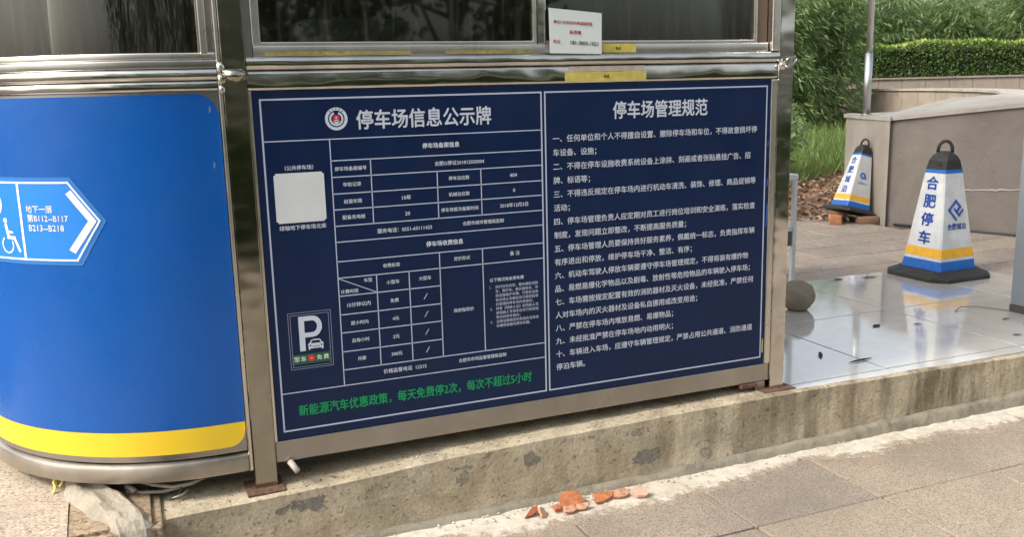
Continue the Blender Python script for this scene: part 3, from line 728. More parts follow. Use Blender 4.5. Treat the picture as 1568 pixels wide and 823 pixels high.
# ================================================================== NOTICE BOARD
board = root('notice_board', (.96, 0, .136), 'dark navy parking information board with white Chinese text and ruled tables', 'notice board')
box('board_panel', -.0205, 1.9375, -.0005, .0055, .1365, 1.2815, M['board_blue'], board, .0012)
YL, YT = -.0012, -.0016
def ln(x0, x1, z0, z1, m='line_white', nm='rule_line', y=YL): return put_flat(nm, rect(x0, x1, z0, z1), M[m], board, y)
def hline(z, x0, x1, wd=.0034, **k): ln(x0, x1, z - wd / 2, z + wd / 2, **k)
def vline(x, z0, z1, wd=.0034, **k): ln(x - wd / 2, x + wd / 2, min(z0, z1), max(z0, z1), **k)
def frame(x0, x1, z0, z1, wd, m, nm='border_line'):
    put_flat(nm, merge(rect(x0, x1, z1 - wd, z1), rect(x0, x1, z0, z0 + wd), rect(x0, x0 + wd, z0 + wd, z1 - wd), rect(x1 - wd, x1, z0 + wd, z1 - wd)), M[m], board, YL)
frame(0, .9635, .163, 1.2585, .0055, 'line_white'); frame(.9725, 1.9235, .163, 1.2585, .0055, 'line_white')
X0, X1 = .0055, .958
hline(1.1255, X0, X1); V1 = .2125
hz = dict(h2=1.0555, h3=1.002, h4=.9474, h5=.8954, h6=.8412, h7=.7880, h8=.7226, h9=.6672, h14=.3505)
Z_ = hz
for k in ('h2', 'h3', 'h6', 'h7', 'h8', 'h14'): hline(hz[k], V1, X1)
hline(.9474, V1, X1); hline(.8954, V1, X1); hline(.6672, V1, X1)
for z in (.6057, .5419, .4794, .4137): hline(z, V1, .567)
hline(.2955, X0, X1)
vline(V1, .2972, 1.1238)
vline(.3427, hz['h6'], hz['h2']); vline(.5702, hz['h6'], hz['h3']); vline(.7282, hz['h6'], hz['h3'])
vline(.3425, hz['h14'], hz['h9']); vline(.456, hz['h14'], hz['h9']); vline(.567, hz['h14'], hz['h8']); vline(.7252, hz['h14'], hz['h8'])
put_flat('rule_line', stroke([(V1 + .001, .666), (.3415, .607)], .0026), M['line_white'], board, YL - .0001)
def T(s, x, z, wd, m='print_white', bold=0.012, **k): return put_flat('lettering', flat_text(s, x, z, wdt=wd, bold=bold, **k), M[m], board, YT)
T('停车场信息公示牌', .5377, 1.184, .470, bold=.022, height=.064)
T('停车场管理规范', 1.447, 1.185, .405, bold=.022, height=.064)
T('新能源汽车优惠政策，每天免费停2次，每次不超过5小时', .4790, .2300, .849, 'print_green', .02, height=.041)
TABLE = [('停车场备案信息', 0.5878, 1.09, 0.1317), ('停车场备案编号', 0.2758, 1.0284, 0.1054), ('合肥G停证201812030004', 0.6522, 1.0281, 0.179), ('年检记录', 0.2776, 0.9766, 0.0605), ('停车泊位数', 0.6481, 0.9755, 0.0755), ('404', 0.8492, 0.9739, 0.0272), ('经营年限', 0.2774, 0.9207, 0.0607), ('10年', 0.4596, 0.9208, 0.0317), ('机械泊位数', 0.6468, 0.9202, 0.0758), ('0', 0.8508, 0.9206, 0.0085), ('配备充电桩', 0.2779, 0.8688, 0.0761), ('20', 0.4607, 0.8668, 0.0169), ('停车场首次备案时间', 0.6472, 0.8682, 0.1354), ('2018年12月3日', 0.8495, 0.8685, 0.107), ('服务电话：0551-65111423', 0.4491, 0.8141, 0.191), ('合肥市城市管理局监制', 0.7321, 0.8163, 0.1531), ('停车场收费信息', 0.5883, 0.7552, 0.1344), ('收费标准', 0.3963, 0.6952, 0.0588), ('定价形式', 0.649, 0.6954, 0.06), ('备 注', 0.8475, 0.6957, 0.0377), ('车型', 0.3130, 0.6521, 0.0289), ('计费时段', 0.2488, 0.6200, 0.0600), ('小型车', 0.3984, 0.6367, 0.0454), ('大型车', 0.5118, 0.6384, 0.0443), ('15分钟以内', 0.2776, 0.5731, 0.0797), ('免费', 0.4007, 0.5724, 0.0296), ('首小时内', 0.2764, 0.51, 0.06), ('4元', 0.4021, 0.5092, 0.0229), ('后每小时', 0.2771, 0.4491, 0.0602), ('2元', 0.4006, 0.4452, 0.023), ('月票', 0.2774, 0.3839, 0.0291), ('300元', 0.4001, 0.3843, 0.0392), ('政府指导价', 0.6491, 0.5112, 0.0752), ('以下情况免收停车费', 0.8149, 0.6055, 0.1304), ('价格监督电话  12315', 0.4267, 0.326, 0.1537), ('合肥市市场监督管理局监制', 0.7138, 0.3271, 0.1817), ('（公共停车场）', 0.1093, 1.0399, 0.0907), ('绿轴地下停车场北库', 0.1096, 0.8477, 0.1503)]
for s, x, z, wd in TABLE:
    big = s in ('停车场备案信息', '停车场收费信息')
    T(s, x, z, wd, bold=.035 if big else .018)
for z in (.574, .511, .4476, .3835): put_flat('lettering', stroke([(.5055, z - .009), (.5175, z + .009)], .0022), M['print_white'], board, YT)
NOTES = [(0, '执行任务的军、警车辆和消防'), (0, '车、救护车、救灾抢险车、市'), (0, '政设施维护车辆、行政执法和'), (0, '依法停止车辆在实行政府指导'), (0, '价管理的停车场内停放的；'), (0, '持有《残疾人证》的残疾人驾'), (0, '驶残疾人专用车在实行政府指'), (0, '导价的停车场内；'), (0, '法律法规规定的其他应当免收'), (0, '车辆停放服务费的车辆。')]
for i, (_, s) in enumerate(NOTES):
    z = .5795 - i * .01585
    put_flat('lettering', flat_text(s, 0, z, em=.0128, left=.7700, bold=.01), M['thin_line'] if False else M['line_white'], board, YT)
    if i in (0, 5, 8): put_flat('lettering', flat_text({0: '1.', 5: '2.', 8: '3.'}[i], 0, z, em=.0128, left=.7480, bold=.01), M['line_white'], board, YT)
RULES = ['一、任何单位和个人不得擅自设置、撤除停车场和车位，不得故意损坏停', '车设备、设施；', '二、不得在停车设施收费系统设备上涂抹、刻画或者张贴悬挂广告、招', '牌、标语等；', '三、不得违反规定在停车场内进行机动车清洗、装饰、修理、商品促销等', '活动；', '四、停车场管理负责人应定期对员工进行岗位培训和安全演练，落实检查', '制度，发现问题立即整改，不断提高服务质量；', '五、停车场管理人员要保持良好服务素养，佩戴统一标志，负责指挥车辆', '有序进出和停放，维护停车场干净、整洁、有序；', '六、机动车驾驶人停放车辆要遵守停车场管理规定，不得将装有爆炸物', '品、易燃易爆化学物品以及剧毒、放射性等危险物品的车辆驶入停车场；', '七、车场需按规定配置有效的消防器材及灭火设备，未经批准，严禁任何', '人对车场内的灭火器材及设备私自挪用或改变用途；', '八、严禁在停车场内堆放易燃、易爆物品；', '九、未经批准严禁在停车场地内动用明火；', '十、车辆进入车场，应遵守车辆管理规定，严禁占用公共通道、消防通道', '停泊车辆。']
for i, s in enumerate(RULES):
    z = 1.0926 - i * .04955
    put_flat('lettering', flat_text(s, 0, z, em=.876 / 32.0, left=1.0035, bold=.012), M['print_white'], board, YT)
# emblem
ex, ez = .2385, 1.1895
em = put_flat('emblem', merge(disc(ex, ez, .0365)), M['board_blue'], board, YL)
put_flat('emblem_ring', ring(ex, ez, .027, .0365), M['print_white'], em, YL - .0003)
put_flat('emblem_shield', merge(ring(ex, ez, .0165, .023, 30, R(110), R(430)), (np.array([(ex - .013, ez - .006), (ex, ez - .019), (ex + .013, ez - .006), (ex, ez - .010)]), [(0, 1, 2, 3)])), M['print_white'], em, YL - .0003)
put_flat('emblem_centre', merge(disc(ex, ez + .002, .0115)), M['print_red'], em, YL - .0003)
put_flat('emblem_centre', merge(ink_star(ex, ez + .0035, .005), rect(ex - .006, ex + .006, ez - .006, ez - .003)), M['print_white'], em, YL - .0005)
for k in range(5):
    a = R(50 + 20 * k); put_flat('emblem_mark', merge(disc(ex + .0318 * math.cos(a), ez + .0318 * math.sin(a), .0022, 8)), M['board_blue'], em, YL - .0005)
# plain white sticker (its printed code is left out)
bm = bmesh.new(); bm_box(bm, .0275, .1872, -.0016, -.0004, .8632, 1.0235, 0)
bmesh.ops.bevel(bm, geom=[e for e in bm.edges if abs(e.verts[0].co.y - e.verts[1].co.y) > .0005], offset=.006, segments=3, affect='EDGES')
link('sticker', mesh_bm(bm, 'sticker'), M['qr_white'], board)
# P plate
frame(.0392, .1812, .373, .5660, .0018, 'thin_line', 'plate_border'); frame(.0462, .1735, .380, .5580, .0018, 'thin_line', 'plate_border')
zz = -.0016
put_flat('letter_stem', merge(rect(.0730, .0915, .434, .5515)), M['print_white'], board, zz)
bowl = []
V_, F_ = [], []
outer = [(.0915, .5515)] + [(.1185 + .031 * math.cos(R(a)), .5155 + .036 * math.sin(R(a))) for a in range(90, -91, -15)] + [(.0915, .4795)]
inner = [(.0915, .5355)] + [(.1165 + .0165 * math.cos(R(a)), .5155 + .020 * math.sin(R(a))) for a in range(90, -91, -15)] + [(.0915, .4955)]
V_ = outer + inner; n_ = len(outer); F_ = [(i, i + 1, n_ + i + 1, n_ + i) for i in range(n_ - 1)]
put_flat('letter_bowl', (np.array(V_), F_), M['print_white'], board, zz)
car = [(.101, .436), (.106, .436), (.106, .440), (.144, .440), (.144, .436), (.150, .436), (.150, .450), (.1515, .456), (.147, .459), (.141, .4685), (.136, .471), (.116, .471), (.110, .4685), (.1045, .459), (.0995, .456), (.101, .450)]
put_flat('car_symbol', (np.array(car), [tuple(range(len(car)))]), M['print_white'], board, zz)
put_flat('car_symbol_detail', merge((np.array([(.1095, .458), (.142, .458), (.1375, .467), (.1140, .467)]), [(0, 1, 2, 3)]), disc(.1075, .450, .0028, 10), disc(.1440, .450, .0028, 10), rect(.114, .138, .4455, .4475)), M['board_blue'], board, zz - .0003)
put_flat('green_strip', rect(.0480, .1717, .390, .4235), M['band_green'], board, zz)
G2 = lambda s, x, wd, m='paper': put_flat('lettering', flat_text(s, x, .4075, wdt=wd, bold=.025), M[m], board, zz - .0005)
G2('军', .0605, .018); G2('车', .0820, .018); G2('免', .1345, .018); G2('费', .1570, .018)
put_flat('star_badge', disc(.1085, .4075, .0115, 20), M['print_red'], board, zz - .0004)
put_flat('star_badge', ink_star(.1085, .4075, .006), plain('pale_red', (.7, .25, .2), .5), board, zz - .0007)
# small scuffs of torn protective film along the edge
for (x, z0, z1) in ((1.9335, .86, .90), (1.9345, .70, .80), (1.9325, 1.02, 1.05)):
    put_flat('torn_film', (np.array([(x - .004, z0), (x + .002, z0 + .01), (x + .0035, z1 - .01), (x - .001, z1)]), [(0, 1, 2, 3)]), M['cone_print'], board, YL)
put_flat('torn_film', (np.array([(1.9275, .185), (1.933, .183), (1.9335, .240), (1.929, .243)]), [(0, 1, 2, 3)]), M['tape'], board, YL)

# ================================================================== ARROW SIGN on the curved panel
sign = root('direction_sign', (-.6, .15, .77), 'light blue arrow shaped sign with wheelchair symbol stuck on the curved blue panel', 'sign')
def put_arc(name, geo, mat, parent, off, step=.03):
    V, F = geo
    bm = bmesh.new(); vs = [bm.verts.new((a, 0, b)) for a, b in V]
    for f in F:
        try: bm.faces.new([vs[i] for i in f])
        except ValueError: pass
    if step:
        lo, hi = V[:, 0].min(), V[:, 0].max(); x = lo + step
        while x < hi:
            bmesh.ops.bisect_plane(bm, geom=bm.verts[:] + bm.edges[:] + bm.faces[:], plane_co=(x, 0, 0), plane_no=(1, 0, 0)); x += step
    for v in bm.verts:
        p, nn = path_arc(v.co.x); v.co = Vector((p.x + nn.x * off, p.y + nn.y * off, v.co.z))
    bmesh.ops.recalc_face_normals(bm, faces=bm.faces[:])
    return link(name, mesh_bm(bm, name), mat, parent)
def P(*pts): return (np.array(pts, float), [tuple(range(len(pts)))])
put_arc('sign_border', P((1.02, .772), (.366, .769), (.277, .907), (.378, 1.041), (1.02, 1.041)), M['sign_edge'], sign, .0012)
put_arc('sign_face', P((1.015, .780), (.3745, .778), (.290, .907), (.3835, 1.031), (1.015, 1.031)), M['sign_blue'], sign, .0020)
lw = .0055
put_arc('sign_outline', merge(stroke([(1.008, .7855), (.380, .7855), (.2975, .9065), (.3855, 1.0245), (1.008, 1.0245)], lw)), M['sign_white'], sign, .0028)
put_arc('sign_divider', rect(.563, .572, .788, 1.022), M['sign_white'], sign, .0029)
put_arc('chevron', (np.array([(.372, .988), (.392, .999), (.328, .906), (.394, .802), (.372, .814), (.308, .907)])[[1, 2, 3, 4, 5, 0]] if False else np.array([(.396, .990), (.378, 1.002), (.3065, .906), (.384, .806), (.4035, .818), (.3325, .907)]), [(0, 1, 2, 5), (5, 2, 3, 4)]), M['sign_white'], sign, .0029)
def arc_text(s, left_s, z, em, bold=.015):
    V, F = flat_text(s, 0, z, em=em, left=0, bold=bold); V = V.copy(); V[:, 0] = left_s - V[:, 0]
    put_arc('lettering', (V, F), M['sign_white'], sign, .0029, step=None)
arc_text('地下一层', .5435, .9435, .0245); arc_text('第B112--B117', .5425, .9155, .0255); arc_text('B213--B218', .5400, .886, .0270)
# wheelchair symbol (mirrored into arc coordinates: s grows to the left)
ws = lambda x, z: (.6405 - (x - 0), z)     # x to the right
wheel = ring(.640, .828, .0225, .0275, 30, R(150), R(420))
wc = merge(disc(.6395, .9045, .0085, 16), stroke([(.6385, .888), (.632, .853)], .012), stroke([(.633, .853), (.606, .850)], .011), stroke([(.606, .850), (.589, .812)], .010), stroke([(.634, .871), (.613, .868)], .007))
put_arc('wheelchair_symbol', wc, M['sign_white'], sign, .0029); put_arc('wheelchair_wheel', wheel, M['sign_white'], sign, .0029)
Pg = merge(rect(.718, .740, .885, 1.0), ring(.695, .96, .020, .043, 24, R(-95), R(95)))
Pv = merge(ring(.690, .958, .020, .044, 28), rect(.705, .73, .885, 1.002)); put_arc('parking_letter', Pv, M['sign_white'], sign, .0029)

for z, L_ in put_late: put_arc('scuff_mark', merge(stroke([(-.050, z - L_ / 2), (-.052, z + L_ / 2)], .0022), stroke([(-.0545, z - L_ / 3), (-.0545, z + L_ / 4)], .0012)), M['thin_line'], booth, .0006, step=None)
# ================================================================== small signs on the booth
card = root('paper_notice', (1.09, -.01, 1.388), 'white laminated card with red and black handwriting in the booth window', 'notice card', rot=(0, 0, 0))
put = lambda n, g_, m, y: put_flat(n, g_, m, card, y)
bm = bmesh.new(); vs = [bm.verts.new(p) for p in ((.992, -.0165, 1.388), (1.192, -.0165, 1.384), (1.1965, -.010, 1.524), (.992, -.010, 1.541))]
f = bm.faces.new(vs); r_ = bmesh.ops.extrude_face_region(bm, geom=[f]); [setattr(v, 'co', v.co + Vector((0, .0015, 0))) for v in r_['geom'] if isinstance(v, bmesh.types.BMVert)]
bmesh.ops.recalc_face_normals(bm, faces=bm.faces[:]); link('card', mesh_bm(bm, 'card'), M['paper'], card)
def card_text(s, x, z, wd, m, bold=.02, height=None):
    V, F = flat_text(s, x, z, wdt=wd, bold=bold, height=height)
    link('lettering', mesh_pd([(a, -.0172 + (b - 1.388) * .0425 - .0006, b - (a - 1.09) * .06) for a, b in V], F, 't'), m, card)
card_text('单位小区机动车辆道路救援', 1.083, 1.490, .150, M['print_red'], .02)
card_text('朱师傅', 1.090, 1.458, .046, M['print_red'], .02)
card_text('电话：', 1.020, 1.424, .030, M['print_red'], .01); card_text('181-3003-1021', 1.125, 1.4235, .108, M['print_black'], .02)
def sticker(x0, x1, z0, z1, y, mat, lab, marks):
    o = root('label_sticker', ((x0 + x1) / 2, y, z0), lab, 'sticker')
    box('sticker_sheet', x0, x1, y - .001, y, z0, z1, mat, o)
    if marks: put_flat('lettering', flat_text(marks, (x0 + x1) / 2, (z0 + z1) / 2, wdt=.022, bold=.02), M['print_black'], o, y - .0018)
sticker(1.0525, 1.379, 1.290, 1.3225, -.0065, M['tape'], 'long yellow sticker on the steel rail above the navy board', '电话')
sticker(1.0685, 1.371, 1.3245, 1.3425, -.0068, M['pink_tape'], 'faded pink strip directly above the long yellow sticker on the steel rail', None)
sticker(1.197, 1.3435, 1.389, 1.4195, .0055, M['tape'], 'short yellow sticker on the window frame right of the white card', '电话')
def reflection_streak(x0, x1, lab):  # thin coloured strip stands for a yellow reflection in the steel frame
    o = root('painted_reflection', ((x0 + x1) / 2, .004, 1.390), lab, 'tape')
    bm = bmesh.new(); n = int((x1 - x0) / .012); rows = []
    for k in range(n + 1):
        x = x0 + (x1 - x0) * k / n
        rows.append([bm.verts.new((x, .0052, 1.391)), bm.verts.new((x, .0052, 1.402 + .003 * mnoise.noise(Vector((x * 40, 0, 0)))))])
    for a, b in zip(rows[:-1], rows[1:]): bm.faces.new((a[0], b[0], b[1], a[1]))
    link('reflection_strip', mesh_bm(bm, 'tape'), plain('reflected_yellow', (.27, .24, .07), .5, var=.4, scale=40), o)
reflection_streak(.03, .50, 'yellow reflection painted as a strip along the left window frame above the rail')
reflection_streak(.62, .93, 'yellow reflection painted as a strip on the window frame just left of the white card')

# ================================================================== things under and around the booth
def cable(pts, r_, m, lab):
    o = tube_obj('cable', pts, r_, m, None, 8); centre_origin(o); tag(o, lab, 'cable')
cable([(-.50, .125, .0), (-.45, .10, -.004), (-.39, .085, -.006), (-.32, .075, .006), (-.25, .10, .014)], .006, M['cable'], 'thick grey cable lying under the curved steel rail')
cable([(-.47, .13, .030), (-.42, .09, .022), (-.36, .062, .014), (-.30, .055, .018), (-.24, .08, .03)], .006, M['cable'], 'upper grey cable looping close beneath the curved rail')
cable([(-.335, .07, .016), (-.335, .055, .0), (-.342, .045, -.012), (-.36, .03, -.014), (-.375, .02, -.010)], .0035, M['cable_dark'], 'thin dark wire hanging down from the cables onto the ledge')
cable([(-.365, .03, -.012), (-.33, .04, -.008), (-.315, .055, -.002)], .0032, M['cable'], 'short pale wire end on the ledge beside the thin dark wire')
cable([(-.50, .14, .012), (-.485, .115, .01), (-.475, .10, .004)], .010, M['cable'], 'short cut pipe end beside the cement heap')
# yellow scraps
bm = bmesh.new()
for (x, ww, L) in ((-.712, .012, .055), (-.690, .009, .035)):
    rws = []
    for k in range(7):
        u = k / 6; yy_ = .262 - .045 * u; z = .056 - L * u; sw = .004 * math.sin(k * 1.7)
        rws.append([bm.verts.new((x - ww / 2 + sw - .01 * u, yy_, z)), bm.verts.new((x + sw - .01 * u, yy_ - .006, z)), bm.verts.new((x + ww / 2 + sw * .4 - .01 * u, yy_ + .002, z + .003))])
    for p_, q_ in zip(rws[:-1], rws[1:]):
        for i in range(2): bm.faces.new((p_[i], p_[i + 1], q_[i + 1], q_[i]))
o = link('yellow_rag', mesh_bm(bm, 'rag'), plain('yellow_plastic', (.75, .58, .08), .5, var=.2)); centre_origin(o); tag(o, 'scrap of torn yellow plastic hanging from the curved rail above the sidewalk', 'rag')

# terracotta shards
def shard(cx, cy, pts, th, mat, lab, tilt=(0, 0, 0), z=PZ + .016):
    bm = bmesh.new(); poly_prism(bm, pts, 0, th)
    for v in bm.verts:
        v.co += Vector((mnoise.noise(v.co * 60 + Vector((cx, 0, 0))), mnoise.noise(v.co * 60 + Vector((0, cy, 5))), mnoise.noise(v.co * 70))) * .003
    bmesh.ops.recalc_face_normals(bm, faces=bm.faces[:])
    o = link('terracotta_shard', mesh_bm(bm, 'shard'), mat); o.location = (cx, cy, z); o.rotation_euler = tilt
    tag(o, lab, 'brick shard', 'broken terracotta pieces on the smeared cement')
shard(.822, -.168, [(-.035, -.006), (-.005, -.012), (.022, -.002), (.028, .016), (.008, .018), (-.012, .006)], .011, plain('dark_terracotta', (.28, .085, .04), .85, bmp=.3), 'dark pointed terracotta sliver at the far left of the row of shards', (.5, -.15, .1))
shard(.852, -.180, [(-.014, -.018), (.006, -.022), (.018, -.004), (.006, .02), (-.01, .016)], .010, M['shard_pale'], 'small pale shard standing right beside the dark pointed sliver', (.7, .3, .4))
shard(.915, -.172, [(-.014, -.012), (.010, -.014), (.016, .004), (.002, .014), (-.014, .006)], .012, M['shard'], 'small orange crumb touching the left end of the largest shard', (.3, 0, .3))
shard(.982, -.155, [(-.045, -.02), (.018, -.024), (.050, -.006), (.040, .018), (.018, .036), (-.022, .038), (-.044, .014)], .014, M['shard'], 'largest flat orange terracotta shard in the row', (.75, -.05, .0), PZ + .024)
shard(.962, -.198, [(-.034, -.010), (.0, -.016), (.020, -.006), (.012, .012), (-.03, .012)], .010, M['shard_pale'], 'thin orange flake lying in front of the largest shard', (.5, .05, .1))
shard(1.008, -.196, [(-.03, -.008), (.004, -.016), (.03, .0), (.014, .012), (-.02, .010)], .009, M['shard_pale'], 'pale curved flake at the lower right of the largest shard', (.45, -.1, -.1))
shard(1.112, -.165, [(-.045, -.018), (-.01, -.022), (.036, -.004), (.046, .006), (.020, .016), (-.038, .020)], .012, M['shard'], 'long orange shard with dark edges between the largest and the pale ones', (.65, 0, .05), PZ + .02)
shard(1.180, -.165, [(-.038, -.006), (-.012, -.018), (.018, -.016), (.038, .004), (.02, .016), (-.02, .014)], .011, M['shard_pale'], 'tan pink shard second from the right end of the row', (.6, 0, .1), PZ + .019)
shard(1.246, -.190, [(-.034, -.002), (-.014, -.02), (.018, -.020), (.034, -.004), (.024, .016), (-.024, .016)], .016, plain('pink_terracotta', (.66, .38, .28), .85, bmp=.3), 'rightmost pinkish white terracotta shard', (.6, .1, -.15), PZ + .02)
# crumbs of cement along the kerb foot
deb = []
bm = bmesh.new()
for k in range(230):
    x = random.choice([random.uniform(.5, 1.6), random.uniform(.8, 1.25), random.uniform(-.3, 4)])
    y = -.108 - abs(random.gauss(0, .028)); s = random.uniform(.0018, .006)
    m4 = Matrix.Translation((x, y, PZ + .012 + s * .3)) @ Matrix.Rotation(random.uniform(0, 6), 4, (random.random(), random.random(), 1)) @ Matrix.Diagonal((s, s * random.uniform(.6, 1), s * .7, 1))
    bmesh.ops.create_icosphere(bm, subdivisions=1, radius=1, matrix=m4)
tag(link('cement_crumbs', mesh_bm(bm, 'crumbs'), M['debris']), 'crumbs of pale cement scattered along the foot of the kerb', 'crumbs', kind='stuff')
# grit on ledge and pavement
bm = bmesh.new()
for k in range(500):
    x = random.uniform(-.45, 2.0); y = random.uniform(-.06, .35); s = random.uniform(.0012, .0035)
    m4 = Matrix.Translation((x, y, lerp_tab(x, LT) + s * .3)) @ Matrix.Rotation(random.uniform(0, 6), 4, (random.random(), random.random(), 1)) @ Matrix.Diagonal((s * 1.3, s, s * .6, 1))
    bmesh.ops.create_icosphere(bm, subdivisions=1, radius=1, matrix=m4)
tag(link('grit', mesh_bm(bm, 'grit'), M['soil']), 'fine grit and crumbs on the ledge beneath the booth', 'grit', kind='stuff')

# stone ball
def ball():
    bm = bmesh.new(); bmesh.ops.create_icosphere(bm, subdivisions=4, radius=.096)
    for v in bm.verts:
        d = v.co.normalized(); v.co += d * (.007 * mnoise.noise(d * 2.2) + .0035 * mnoise.noise(d * 7) + .0015 * mnoise.noise(d * 18)); v.co.z *= .93
        if v.co.z < -.078: v.co.z = -.078
    o = link('stone_ball', mesh_bm(bm, 'ball', True), M['ball']); o.location = (3.02, 1.11, .083); tag(o, 'rough brown stone ball on the glossy tiles beside the booth post', 'stone ball')
ball()
# white metal table frame behind the booth corner
tf = root('metal_table_frame', (2.9, 1.7, 0), 'white painted metal table frame standing behind the right booth post', 'table frame')
X_a, X_b, Y_a, Y_b = 2.55, 3.315, 1.50, 1.95
for x in (X_a, X_b - .026):
    for y in (Y_a, Y_b - .026): box('leg', x, x + .026, y, y + .026, .005, .685, M['white_metal'], tf, .002)
box('table_top', X_a - .004, X_b + .004, Y_a - .004, Y_b + .004, .686, .722, M['white_metal'], tf, .008)
box('side_bracket', 3.2, 3.288, Y_a + .005, Y_a + .02, .285, .375, M['steel_dark'], tf, .004); box('crossbar', X_a + .027, 3.288, Y_a + .005, Y_a + .022, .38, .40, M['white_metal'], tf, .002)
# grey painted pillar at the right edge
gp = root('grey_pillar', (4.16, .34, 0), 'tall blue grey painted steel pillar with dark foot at the right edge', 'pillar')
box('shaft', 3.99, 4.33, .14, .54, .045, 2.6, M['grey_paint'], gp, .004); box('foot', 3.987, 4.333, .137, .543, .005, .0445, plain('dark_foot', (.07, .06, .055), .6), gp, .002)

# leaves and twigs lying on the tiles
def small_leaf(x, y, L, wd, rz, lab, mat=None):
    V = []; n = 6
    for i in range(n + 1):
        u = i / n; h = math.sin(math.pi * u) ** .8 * wd; c = .002 * math.sin(u * 3) + .001
        V += [((u - .5) * L, -h, c + .001), ((u - .5) * L, 0, c), ((u - .5) * L, h, c + .002)]
    F = []
    for i in range(n):
        a = 3 * i; F += [(a, a + 3, a + 4, a + 1), (a + 1, a + 4, a + 5, a + 2)]
    o = link('fallen_leaf', mesh_pd(V, F, 'leaf', True), mat or M['dark_leaf']); o.location = (x, y, .0055); o.rotation_euler = (0, 0, rz)
    tag(o, lab, 'leaf', 'dark dry leaves on the glossy tiles')
small_leaf(3.13, .62, .075, .016, .4, 'curled dark leaf on the tiles right below the stone ball')
small_leaf(3.85, .30, .10, .012, -.1, 'long dark leaf on the tiles near the grey pillar')
small_leaf(3.60, .17, .05, .008, -.2, 'small dark leaf on the tiles between the cone reflection and the pillar')
small_leaf(3.82, .42, .055, .008, .0, 'small dark leaf nearest the foot of the grey pillar')
small_leaf(3.34, .55, .045, .010, -.5, 'tiny dark leaf in the middle of the tiles left of the cone reflection')
small_leaf(3.76, 1.62, .07, .016, .0, 'small leaf near the back edge of the tiles left of the cone')
small_leaf(3.98, 1.58, .12, .014, -.1, 'slender grey leaf touching the left side of the cone base')
small_leaf(2.52, .33, .11, .010, .9, 'slim dark leaf near the foot of the right booth post')
small_leaf(2.62, .18, .15, .010, .1, 'long thin dark leaf close to the kerb beside the booth post')
o = tube_obj('twig', [(3.72, .66, .008), (3.80, .70, .016), (3.90, .68, .012), (4.0, .52, .007)], .003, M['twig'], None, 5); centre_origin(o); tag(o, 'thin bent twig on the tiles beside the grey pillar', 'twig')

